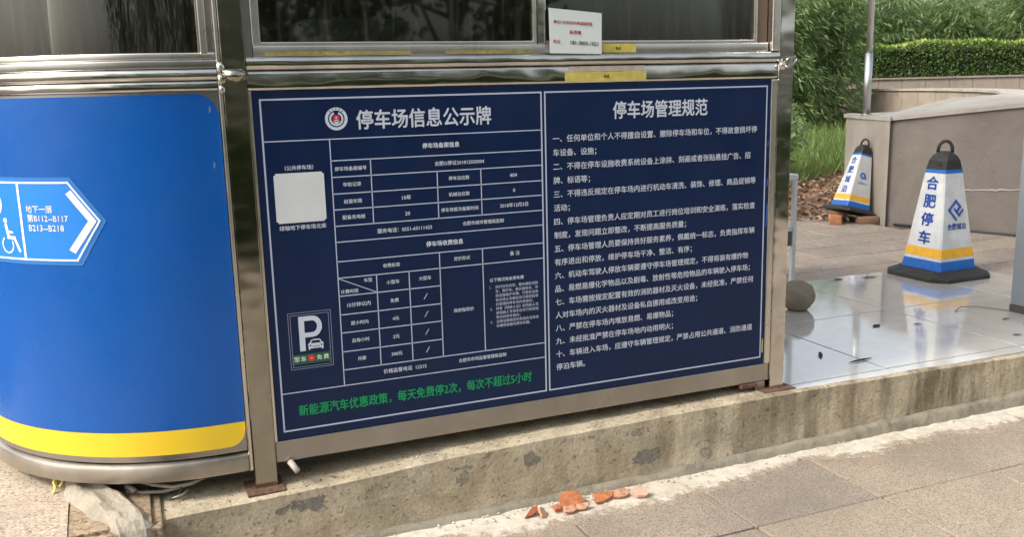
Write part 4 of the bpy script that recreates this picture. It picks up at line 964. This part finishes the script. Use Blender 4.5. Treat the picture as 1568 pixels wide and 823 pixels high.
# ================================================================== CONES
def cone(loc, rot, scale, label, left_text, variant):
    r0 = root('traffic_cone', loc, label, 'traffic cone', 'square based parking cones', rot); r0.scale = (scale,) * 3
    zb, zt, hb, ht = .052, .690, .158, .079
    def hw(z): return hb + (ht - hb) * (z - zb) / (zt - zb)
    def shell(nm, z0, z1, off, mat, seg=6):
        bm = bmesh.new(); rows = []
        for k in range(seg + 1):
            z = z0 + (z1 - z0) * k / seg; h = hw(z) + off; c = .010
            rows.append([bm.verts.new(p) for p in [(-h + c, -h, z), (h - c, -h, z), (h, -h + c, z), (h, h - c, z), (h - c, h, z), (-h + c, h, z), (-h, h - c, z), (-h, -h + c, z)]])
        for a, b in zip(rows[:-1], rows[1:]):
            for i in range(8): bm.faces.new((a[i], a[(i + 1) % 8], b[(i + 1) % 8], b[i]))
        return link(nm, mesh_bm(bm, nm), mat, r0, True)
    H = zt - zb; F_ = lambda f: zb + H * f
    shell('body', zb, zt, 0, M['cone_white'], 10)
    shell('blue_band', F_(.0), F_(.100), .0015, M['cone_blue']); shell('yellow_band', F_(.132), F_(.222), .0015, M['cone_yellow']); shell('blue_collar', F_(.965), F_(1.0), .0015, M['cone_blue'])
    # base: cut-corner plate with sloping shoulder
    bm = bmesh.new(); rows = []
    for z, h, c in [(0, .252, .075), (.022, .252, .075), (.028, .244, .072), (.050, .200, .06), (.056, .192, .055), (.056, .150, .02)]:
        rows.append([bm.verts.new(p) for p in [(-h + c, -h, z), (h - c, -h, z), (h, -h + c, z), (h, h - c, z), (h - c, h, z), (-h + c, h, z), (-h, h - c, z), (-h, -h + c, z)]])
    for a, b in zip(rows[:-1], rows[1:]):
        for i in range(8): bm.faces.new((a[i], a[(i + 1) % 8], b[(i + 1) % 8], b[i]))
    bm.faces.new(list(reversed(rows[0]))); link('base', mesh_bm(bm, 'base'), M['rubber'], r0, True)
    # rubber cap with shoulders and a vent hole, handle loop
    bm = bmesh.new(); rows = []
    for z, h, c in [(.688, .080, .012), (.745, .073, .018), (.775, .062, .024), (.795, .044, .024), (.803, .022, .012)]:
        rows.append([bm.verts.new(p) for p in [(-h + c, -h, z), (h - c, -h, z), (h, -h + c, z), (h, h - c, z), (h - c, h, z), (-h + c, h, z), (-h, h - c, z), (-h, -h + c, z)]])
    for a, b in zip(rows[:-1], rows[1:]):
        for i in range(8): bm.faces.new((a[i], a[(i + 1) % 8], b[(i + 1) % 8], b[i]))
    bm.faces.new(rows[-1]); link('cap', mesh_bm(bm, 'cap'), M['rubber'], r0, True)
    bm = bmesh.new(); bmesh.ops.create_cone(bm, cap_ends=True, segments=20, radius1=.017, radius2=.017, depth=.006, matrix=Matrix.Translation((-.0765, -.03, .722)) @ Matrix.Rotation(R(90), 4, 'Y'))
    link('vent_hole', mesh_bm(bm, 'hole'), M['print_black'], r0, True)
    bm = bmesh.new(); s2 = .7071
    pts = []
    for a in range(0, 181, 15):
        u = .042 * math.cos(R(a)); z = .795 + .072 * math.sin(R(a)) ** .8; pts.append((u * s2, -u * s2, z))
    tube(bm, pts, .011, 10); link('handle', mesh_bm(bm, 'handle', True), M['rubber'], r0, True)
    slope = math.atan2(hb - ht, H); 
    def face_point(side, u, f, off=.0022):
        z = F_(f); h = hw(z) + off
        return (u, -h, z) if side == 'R' else (-h, -u, z)
    def decal(nm, side, geo, f0, mat, off=.0022):
        V, F = geo
        me = mesh_pd([face_point(side, x, f0 + z / H * math.cos(slope), off) for x, z in V], F, nm); return link(nm, me, mat, r0, True)
    for ch, f in zip(left_text, (.865, .685, .505, .32)):
        decal('lettering', 'L', flat_text(ch, 0, 0, wdt=.098 if variant == 1 else .094, height=.088, bold=.032), f, M['cone_print'])
    if variant == 1:
        a = R(42); rot2 = np.array([[math.cos(a), -math.sin(a)], [math.sin(a), math.cos(a)]])
        q = .041; g = merge(stroke([(-q, -q), (-q, q), (q, q), (q, -q * .25), (-q * .1, -q * .25)], .017), stroke([(-q * .1, q * .3), (-q * .1, -q)], .015), stroke([(-q * .1, -q), (q, -q)], .015))
        decal('logo', 'R', (g[0] @ rot2.T, g[1]), .60, M['cone_print'])
        decal('lettering', 'R', flat_text('合肥城泊', 0, 0, wdt=.160, height=.042, bold=.03), .44, M['cone_print'])
    else:
        decal('logo', 'R', merge(ring(-.008, 0, .018, .038, 30)), .60, M['cone_blue']); decal('logo', 'R', merge(disc(-.008, 0, .007, 14), rect(.018, .034, -.038, .004), rect(.034, .052, -.038, -.026)), .60, M['cone_blue'])
        decal('logo_dot', 'R', merge(disc(.046, .016, .006, 12), disc(.050, -.002, .005, 12)), .60, M['cone_yellow'])
        decal('lettering', 'R', flat_text('合肥停车', 0, 0, wdt=.125, height=.026, bold=.0), .46, M['cone_print'])
    return r0
cone((4.43, 1.455, .005), (0, 0, R(1)), 1.0, 'upright white parking cone with blue and yellow bands on the glossy tiles', '合肥停车', 1)
cone((5.63, 3.61, .080), (R(-4), R(15), R(-8)), .78, 'smaller tilted parking cone propped on bricks against the wall end', '合肥城泊', 2)
def brick(x, y, z, rz, sc, lab, mat=None):
    bm = bmesh.new(); bm_box(bm, -.11 * sc, .11 * sc, -.055 * sc, .055 * sc, 0, .085 * sc, .012, 2)
    for v in bm.verts: v.co += Vector((mnoise.noise(v.co * 22), mnoise.noise(v.co * 22 + Vector((5, 0, 0))), mnoise.noise(v.co * 22 + Vector((9, 0, 0))))) * .012
    o = link('brick', mesh_bm(bm, 'brick', True), mat or M['brick']); o.location = (x, y, z); o.rotation_euler = (0, 0, rz); tag(o, lab, 'brick', 'bricks under the tilted cone')
brick(5.45, 3.58, -.005, .9, 1.0, 'orange brick under the left side of the tilted cone')
brick(5.67, 3.42, -.005, -.35, .85, 'brown broken brick under the right side of the tilted cone', plain('brown_brick', (.24, .14, .09), .9, bmp=.4))

# ================================================================== PLANTER WALL
pw = root('planter_wall', (6.2, 3, 0), 'curved grey cement planter wall with pale coping behind the cones', 'wall')
def zt_w(x, y):
    if x > 7.0: return 1.02
    return .905 + (.115 if x > 6.5 else max(0, (x - 5.72) / .4 * .10)) if False else .905 + min(.135, max(0., (3.3 - y) * .115))
bm = bmesh.new()
out = [(5.74, 3.28), (5.92, 2.80), (6.12, 2.30), (6.32, 1.85), (6.60, 1.40), (7.1, .95), (7.9, .7), (9.0, 1.2), (9.9, 2.6), (10.2, 4.2), (9.9, 5.6), (9.3, 5.15), (8.6, 4.75), (7.6, 4.35), (6.75, 4.25), (6.40, 4.22), (6.20, 4.16)]
poly_prism(bm, out, -.04, lambda x, y: zt_w(x, y)); bmesh.ops.recalc_face_normals(bm, faces=bm.faces[:])
link('wall_body', mesh_bm(bm, 'wallbody'), M['wall'], pw)
bm = bmesh.new()
cen = Vector((7.6, 3.0)); capo = [Vector(p) + (Vector((-.018, -.010)) if i < 7 else Vector((0, 0))) for i, p in enumerate(out)]
capo[0] = Vector((5.715, 3.255))
b_ = [bm.verts.new((p.x, p.y, zt_w(p.x, p.y) + .001)) for p in capo]; t_ = [bm.verts.new((p.x, p.y, zt_w(p.x, p.y) + .034)) for p in capo]
for i in range(len(capo)): bm.faces.new((b_[i], b_[(i + 1) % len(capo)], t_[(i + 1) % len(capo)], t_[i]))
bm.faces.new(t_); bm.faces.new(list(reversed(b_))); bmesh.ops.recalc_face_normals(bm, faces=bm.faces[:])
bmesh.ops.triangulate(bm, faces=[f for f in bm.faces if len(f.verts) > 4])
link('coping', mesh_bm(bm, 'coping'), M['cap'], pw)
# end pillar, left of the wall face
bm = bmesh.new(); poly_prism(bm, [(5.700, 3.250), (5.738, 3.262), (5.965, 3.80), (6.00, 4.02), (5.90, 3.98)][:0] or [(5.705, 3.245), (5.736, 3.27), (6.19, 4.14), (6.24, 4.28), (6.10, 4.22)], -.04, .906)
bmesh.ops.recalc_face_normals(bm, faces=bm.faces[:]); link('end_pillar', mesh_bm(bm, 'pillar'), M['pillar'], pw)
bm = bmesh.new(); poly_prism(bm, [(5.695, 3.235), (5.713, 3.238), (6.26, 4.30), (6.085, 4.24)], .907, .942); bmesh.ops.recalc_face_normals(bm, faces=bm.faces[:]); link('pillar_cap', mesh_bm(bm, 'pcap'), M['cap'], pw)
# cement scar line on wall face
bm = bmesh.new(); pts = []
for k in range(22):
    u = k / 21; x = 5.90 + (6.14 - 5.90) * u; y = 3.28 - (x - 5.74) * 2.5 - .012; pts.append((x - .008, y, .33 + .045 * u + .018 * mnoise.noise(Vector((k * .7, 0, 0)))))
tube(bm, pts, [.006 + .006 * abs(mnoise.noise(Vector((k * .9, 2, 0)))) for k in range(22)], 6); link('mortar_scar', mesh_bm(bm, 'scar'), M['cap'], pw)
# thin dark tube along the wall foot
tube_obj('foot_line', [(5.76, 3.20, .012), (6.14, 2.22, .012), (6.5, 1.4, .012)], .012, M['cable_dark'], pw, 6)

# long curved retaining wall of tan slabs behind the grass
def slab_wall(name, line, z0, z1, th, slab_w, label, mat_cap, flip=1, gap=.012, slabs=True):
    rt = root(name, (line[0][0], line[0][1], 0), label, 'wall')
    pts = []; 
    for a, b in zip(line[:-1], line[1:]):
        a = Vector(a); b = Vector(b); L = (b - a).length; n = max(1, round(L / slab_w))
        for k in range(n): pts.append((a + (b - a) * k / n, a + (b - a) * (k + 1) / n))
    bmc = bmesh.new()
    for a, b in pts:
        d = (b - a).normalized(); nn = Vector((-d.y, d.x)) * flip
        g = d * gap / 2
        bm = bmesh.new(); poly_prism(bm, [tuple(a + g), tuple(b - g), tuple(b - g + nn * .05), tuple(a + g + nn * .05)], z0, z1 + random.uniform(-.003, .003)); bmesh.ops.recalc_face_normals(bm, faces=bm.faces[:])
        link('slab', mesh_bm(bm, 'slab'), M['slab'], rt)
        poly_prism(bmc, [tuple(a + nn * .055), tuple(b + nn * .055), tuple(b + nn * th), tuple(a + nn * th)], z0, z1 - .004)
    bmesh.ops.recalc_face_normals(bmc, faces=bmc.faces[:]); link('backing', mesh_bm(bmc, 'backing'), M['wall'], rt)
    bmc = bmesh.new()
    for a, b in pts:
        d = (b - a).normalized(); nn = Vector((-d.y, d.x)) * flip
        poly_prism(bmc, [tuple(a - nn * .03), tuple(b - nn * .03), tuple(b + nn * (th + .02)), tuple(a + nn * (th + .02))], z1 + .004, z1 + .045)
    bmesh.ops.remove_doubles(bmc, verts=bmc.verts[:], dist=.001); bmesh.ops.recalc_face_normals(bmc, faces=bmc.faces[:])
    link('coping', mesh_bm(bmc, 'coping'), mat_cap, rt); return rt
slab_wall('retaining_wall', [(8.75, 4.75), (9.3, 5.15), (9.95, 5.75), (10.7, 6.4), (11.5, 7.2), (12.2, 8.05), (12.8, 9.0), (13.3, 10.0), (13.6, 11.1), (13.8, 12.2), (14.0, 13.5), (14.3, 15.2), (14.2, 17.5), (13.4, 19.5)], -.05, 1.015, .32, .62, 'long curved retaining wall of tan slabs behind the grass', M['cap'], -1)
dW = Vector((.924, -.38)); cW = Vector((16.93, 14.1))
slab_wall('hedge_wall', [tuple(cW - dW * 13), tuple(cW + dW * 13)], -.05, 1.225, .35, .55, 'straight low wall of pinkish slabs under the clipped hedge', M['slab'], 1)

# steel pole standing on the wall end
pl = root('steel_pole', (5.955, 3.80, .94), 'slim polished steel pole standing on the end of the planter wall', 'pole')
pl.location = (5.955, 3.80, .94)
def P_(x, y, z): return (x, y, z)
tube_obj('lower_tube', [(5.955, 3.80, .942), (5.955, 3.80, 1.50)], .034, M['pole_steel'], pl, 18)
tube_obj('upper_tube', [(5.955, 3.80, 1.50), (5.955, 3.80, 4.2)], .029, M['pole_steel'], pl, 18)
tube_obj('base_flange', [(5.955, 3.80, .942), (5.955, 3.80, .952)], .05, M['steel_satin'], pl, 18)

# ================================================================== VEGETATION
def leaf_quads(C, L, W, D, roll=None):
    """C (n,3) centres; D (n,3) directions; lens-shaped quad leaves"""
    n = len(C); D = D / np.linalg.norm(D, axis=1, keepdims=True)
    rnd = rng.normal(size=(n, 3)); S = np.cross(D, rnd); S /= np.linalg.norm(S, axis=1, keepdims=True)
    L = L[:, None]; W = W[:, None]
    return np.stack([C, C + D * L * .45 + S * W, C + D * L, C + D * L * .45 - S * W], axis=1)
def bamboo(x, y, h, n, label, spread=1.1, seed=0, z0=0.0, leafL=.16):
    r0 = root('bamboo', (x, y, z0), label, 'bamboo', 'bamboo clumps behind the hedge and wall')
    bm = bmesh.new(); tips = []
    for k in range(7):
        a = random.uniform(0, 6.28); b = random.uniform(.1, .9) * spread; hh = h * random.uniform(.75, 1.0); dx, dy = math.cos(a) * b, math.sin(a) * b
        sx, sy = random.uniform(-.25, .25), random.uniform(-.25, .25)
        pts = [(sx + dx * (u ** 2.2), sy + dy * (u ** 2.2), hh * (u - .12 * u ** 3)) for u in (0, .25, .5, .75, 1.0)]
        tube(bm, pts, [.022, .020, .016, .011, .005], 5); tips.append((sx, sy, dx, dy, hh))
    link('culms', mesh_bm(bm, 'culms', True), M['culm'], r0, True)
    # leaf sprays hang from arching side branches
    C = []; D = []
    for k in range(n // 9):
        sx, sy, dx, dy, hh = tips[random.randrange(7)]; u = random.uniform(.04, 1.0)
        a = random.uniform(0, 6.28); rr = random.uniform(.1, .75) * spread * (1.1 - .4 * u)
        base = Vector((sx + dx * u ** 2.2 + math.cos(a) * rr, sy + dy * u ** 2.2 + math.sin(a) * rr, hh * (u - .12 * u ** 3) - rr * .25))
        d0 = Vector((math.cos(a), math.sin(a), random.uniform(-.9, .1)))
        for j in range(9):
            p = base + d0 * random.uniform(-.15, .2) + Vector((random.gauss(0, .06), random.gauss(0, .06), random.gauss(0, .05)))
            q = d0 + Vector((random.gauss(0, .5), random.gauss(0, .5), random.gauss(-.45, .35)))
            C.append(p); D.append(q)
    C = np.array(C); D = np.array(D); C[:, 2] = np.maximum(C[:, 2], .05); m = len(C)
    V = leaf_quads(C, rng.uniform(.6, 1.25, m) * leafL, rng.uniform(.55, 1, m) * leafL * .105, D)
    link('foliage', quads(V, 'foliage'), M['bamboo_leaf'], r0, True)
    return r0
fw = Vector((.377, .925)).normalized()
blabels = ['tall arching bamboo clump', 'dense drooping bamboo clump', 'pale feathery bamboo clump', 'dark bushy bamboo clump', 'loose leaning bamboo clump', 'broad bamboo clump']
bi = 0
dW3 = dW.normalized(); fwd2 = Vector((.38, .925))
where = ['at the far left of the row behind the hedge', 'second from the left behind the hedge', 'third from the left behind the hedge', 'fourth from the left behind the hedge', 'just left of centre behind the hedge', 'just right of centre behind the hedge', 'behind the right part of the hedge', 'second from the right behind the hedge', 'at the far right behind the hedge', 'beyond the right edge behind the hedge']
for k in range(10):
    p = cW + dW3 * (-8.6 + 1.75 * k) + fwd2 * random.uniform(1.6, 2.6)
    bamboo(p.x, p.y, random.uniform(4.3, 4.9), 8500, blabels[k % 6] + ' ' + where[k], 1.25, k, leafL=.24)
for k in range(6):
    p = cW + dW3 * (-7.5 + 3.0 * k) + fwd2 * random.uniform(3.8, 5)
    bamboo(p.x, p.y, random.uniform(4.6, 5.2), 5200, ['shaded bamboo clump in the back row, leftmost', 'shaded bamboo clump in the back row, second from left', 'shaded bamboo clump in the back row, third from left', 'shaded bamboo clump in the back row, third from right', 'shaded bamboo clump in the back row, second from right', 'shaded bamboo clump in the back row, rightmost'][k], 1.5, 20 + k, leafL=.34)
# nearer bamboo at the left, leaning in front of the hedge
lab3 = ['leafy bamboo bush hanging over the wall beside the booth', 'drooping bamboo bush in front of the left end of the hedge', 'thick bamboo bush farther left partly hidden by the booth', 'tall bamboo bush hidden mostly behind the booth corner']
for k, (d, l) in enumerate([(19.0, -.75), (20.0, .1), (18.5, -2.2), (19.0, -3.8)]):
    p = Vector((-.4, -3.03)) + Vector((.647, .762)) * d + Vector((.762, -.647)) * l
    bamboo(p.x, p.y, 4.0, 10000, lab3[k], .95, 40 + k, leafL=.20)

# clipped hedge
def hedge():
    r0 = root('hedge', (cW.x, cW.y, 1.25), 'clipped green hedge with bright young tips on top of the far wall', 'hedge')
    Lh = 11.0; n = 30000
    def top(u): return .72 + .010 * (u + 3)
    u = rng.uniform(-Lh, Lh, n); v = rng.uniform(-.05, .95, n); w_ = rng.random(n)
    hgt = .70 + .012 * (u + 3) + .035 * np.sin(u * 1.9) + .03 * np.sin(u * 4.7)
    face = rng.random(n)
    z = np.where(face < .62, w_ * hgt, hgt + rng.normal(0, .02, n)); v = np.where(face < .62, rng.normal(.03, .035, n), v)
    base = np.stack([u * dW3.x + (v + .05) * fwd2.x, u * dW3.y + (v + .05) * fwd2.y, z + .015], 1)
    D = np.stack([-.3 * fwd2.x + rng.normal(0, .6, n), -.3 * fwd2.y + rng.normal(0, .6, n), rng.normal(.3, .6, n)], 1)
    V = leaf_quads(base, rng.uniform(.05, .09, n), rng.uniform(.014, .024, n), D); link('foliage', quads(V, 'hf'), M['hedge_leaf'], r0, True)
    m = 9000; u = rng.uniform(-Lh, Lh, m); v = rng.uniform(-.02, .9, m); hgt = .70 + .012 * (u + 3) + .035 * np.sin(u * 1.9) + .03 * np.sin(u * 4.7)
    base = np.stack([u * dW3.x + (v + .05) * fwd2.x, u * dW3.y + (v + .05) * fwd2.y, hgt + rng.uniform(-.04, .05, m)], 1)
    D = np.stack([rng.normal(0, .5, m), rng.normal(0, .5, m), np.abs(rng.normal(.8, .4, m))], 1)
    V = leaf_quads(base, rng.uniform(.07, .12, m), rng.uniform(.018, .028, m), D); link('young_shoots', quads(V, 'hs'), M['hedge_tip'], r0, True)
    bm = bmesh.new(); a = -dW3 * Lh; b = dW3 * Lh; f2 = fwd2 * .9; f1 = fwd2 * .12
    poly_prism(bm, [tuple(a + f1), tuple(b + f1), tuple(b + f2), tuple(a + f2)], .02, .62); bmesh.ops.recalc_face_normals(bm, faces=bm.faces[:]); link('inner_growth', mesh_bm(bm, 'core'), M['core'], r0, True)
hedge()
# grass bank, leaf litter (parallel to the view corridor between booth and wall)
o0 = Vector((-.4, -3.03)); dd = Vector((.647, .762)); rr_ = Vector((.762, -.647))
def corridor(n, t0, t1, l0, l1):
    t = rng.uniform(t0, t1, n) ; l = rng.uniform(l0, l1, n)
    return o0.x + dd.x * t + rr_.x * l, o0.y + dd.y * t + rr_.y * l, t, l
def grass():
    n = 26000; x, y, t, l = corridor(n, 12.0, 18.5, -4.5, 3.2)
    # ragged front edge
    e = 12.6 + .5 * np.sin(l * 2.1) + .35 * np.sin(l * 5.3); keep = t > e; x, y, t = x[keep], y[keep], t[keep]; n = len(x)
    h = rng.uniform(.18, .62, n) * np.clip((t - 12) / 2.0, .35, 1) ; a = rng.uniform(0, 6.28, n); lean = rng.uniform(.1, .9, n)
    D = np.stack([np.cos(a) * lean, np.sin(a) * lean, np.ones(n)], 1)
    V = leaf_quads(np.stack([x, y, np.zeros(n)], 1), h, rng.uniform(.006, .012, n), D); tag(link('grass', quads(V, 'grass'), M['grass']), 'tall fresh green grass growing before the tan slab wall', 'grass', kind='stuff')
    n = 9000; x, y, t, l = corridor(n, 8.9, 13.8, -4.0, 1.6); a = rng.uniform(0, 6.28, n)
    keep = ~((x > 5.7) & (y < 3.75)); x, y, a = x[keep], y[keep], a[keep]; n = len(x)
    D = np.stack([np.cos(a), np.sin(a), rng.normal(.05, .18, n)], 1)
    V = leaf_quads(np.stack([x, y, rng.uniform(.0, .03, n)], 1), rng.uniform(.04, .10, n), rng.uniform(.012, .035, n), D); tag(link('leaf_litter', quads(V, 'litter'), M['litter']), 'carpet of brown dead leaves on the soil behind the tilted cone', 'leaf litter', kind='stuff')
    bm = bmesh.new()
    for k in range(50):
        x, y, t, l = corridor(1, 8.6, 12, -3, 1.0); a = random.uniform(0, 6.28); L = random.uniform(.2, .7); x, y = float(x[0]), float(y[0])
        tube(bm, [(x, y, .04), (x + math.cos(a) * L * .5, y + math.sin(a) * L * .5, .06), (x + math.cos(a + .2) * L, y + math.sin(a + .2) * L, .035)], .007, 4)
    tag(link('dry_twigs', mesh_bm(bm, 'twigs'), M['twig']), 'dry twigs strewn over the dead leaves', 'twigs', kind='stuff')
grass()
def shrub(x, y, h, sp, n, label, seed):
    r0 = root('leafy_shrub', (x, y, 0), label, 'shrub', 'shrubs beside the booth'); bm = bmesh.new(); C = []; D = []
    for k in range(14):
        a = random.uniform(0, 6.28); b = random.uniform(.3, 1) * sp; hh = h * random.uniform(.6, 1)
        pts = [(math.cos(a) * b * u ** 1.5, math.sin(a) * b * u ** 1.5, hh * u) for u in (0, .35, .7, 1)]; tube(bm, pts, [.010, .008, .006, .003], 5)
        for j in range(n // 14):
            u = random.uniform(.25, 1.03); C.append((math.cos(a) * b * u ** 1.5 + random.gauss(0, .07), math.sin(a) * b * u ** 1.5 + random.gauss(0, .07), hh * u + random.gauss(0, .05)))
            D.append((random.gauss(0, 1), random.gauss(0, 1), random.gauss(-.1, .4)))
    link('stems', mesh_bm(bm, 'stems'), M['bark'], r0, True)
    m = len(C); V = leaf_quads(np.array(C), rng.uniform(.08, .15, m), rng.uniform(.016, .030, m), np.array(D)); link('foliage', quads(V, 'sf'), M['bamboo_leaf'], r0, True)
shrub(7.15, 6.75, 1.0, .55, 900, 'leafy shrub just right of the booth post before the grass', 1)
shrub(6.1, 6.55, 1.1, .6, 900, 'leafy shrub half hidden behind the booth corner', 2)
shrub(9.0, 9.2, .95, .5, 800, 'low shrub in the grass between booth and wall', 3)

# ================================================================== ACROSS THE ROAD (behind the viewer, seen only in the steel and glass)
kb = box('far_kerb', -40, 40, -9.6, -9.4, -.24, -.10, M['yellow_kerb']); tag(kb, kind='structure')
def tree(x, y, h, label):
    r0 = root('roadside_tree', (x, y, -.25), label, 'tree', 'trees across the road'); bm = bmesh.new(); tube(bm, [(0, 0, 0), (.05, .03, h * .3), (0, .1, h * .62)], [.14, .11, .05], 8)
    br = []
    for k in range(8):
        a = k * .8 + random.random(); z = h * random.uniform(.28, .5); e = (math.cos(a) * h * .25, math.sin(a) * h * .25, h * random.uniform(.5, .85)); tube(bm, [(0, 0, z), (e[0] * .5, e[1] * .5, (z + e[2]) / 2), e], [.05, .035, .015], 5); br.append(e)
    link('trunk', mesh_bm(bm, 'trunk', True), M['bark'], r0, True)
    C = []
    for k in range(46):
        a = random.uniform(0, 6.28); rad = h * .34 * math.sqrt(random.random()); z = h * random.uniform(.30, 1.0); c = np.array([math.cos(a) * rad, math.sin(a) * rad, z]); C.append(c + rng.normal(0, h * .045, (60, 3)))
    C = np.vstack(C); m = len(C); V = leaf_quads(C, rng.uniform(.18, .34, m), rng.uniform(.05, .09, m), rng.normal(size=(m, 3))); link('crown', quads(V, 'crown'), M['tree_leaf'], r0, True)
tl = ['first roadside tree across the road from the left', 'second roadside tree across the road from the left', 'third roadside tree across the road from the left', 'fourth roadside tree across the road from the left', 'fifth roadside tree across the road from the left', 'sixth roadside tree across the road from the left', 'seventh roadside tree across the road from the left']
for k, tx in enumerate((-7.5, -4.2, -.9, 2.1, 5.0, 17.5, 22)): tree(tx, -13.5 + random.uniform(-1, 1), random.uniform(6.0, 7.5), tl[k])
def fhedge():
    r0 = root('roadside_hedge', (0, -7.0, -.25), 'clipped hedge across the road opposite the booth', 'hedge'); n = 16000
    u = rng.uniform(-7, 8, n); z = rng.uniform(0, 1.25, n); v = rng.normal(0, .05, n)
    V = leaf_quads(np.stack([u, v, z], 1), rng.uniform(.10, .18, n), rng.uniform(.03, .05, n), rng.normal(size=(n, 3))); link('foliage', quads(V, 'fh'), M['hedge_leaf'], r0, True)
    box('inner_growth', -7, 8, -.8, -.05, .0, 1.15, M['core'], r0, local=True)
fhedge()
# unseen tree added behind the booth: its crown is above the frame, its dappled shade falls on the wall and paving
def shade_tree():
    r0 = root('added_shade_tree', (-1.6, 3.6, -.02), 'unseen tree added behind the booth to shade the planter wall', 'tree'); bm = bmesh.new()
    tube(bm, [(0, 0, 0), (.1, -.1, 2.5), (.5, -.3, 4.6)], [.13, .11, .08], 8)
    for k in range(8):
        a = k * .8; e = (1.4 + 1.7 * math.cos(a), -.8 + 1.7 * math.sin(a), 6.0 + .5 * math.sin(k * 2)); tube(bm, [(.4, -.25, 4.0), (.8, -.5, 5.0), e], [.06, .04, .015], 5)
    link('trunk', mesh_bm(bm, 'trunk', True), M['bark'], r0, True)
    C = []
    for k in range(60):
        a = random.uniform(0, 6.28); rad = 2.5 * math.sqrt(random.random()); C.append(np.array([1.5 + math.cos(a) * rad, -.9 + math.sin(a) * rad * .9, random.uniform(5.4, 7.6)]) + rng.normal(0, .26, (70, 3)))
    C = np.vstack(C); m = len(C); V = leaf_quads(C, rng.uniform(.14, .24, m), rng.uniform(.04, .07, m), rng.normal(size=(m, 3))); link('crown', quads(V, 'crown'), M['tree_leaf'], r0, True)
shade_tree()
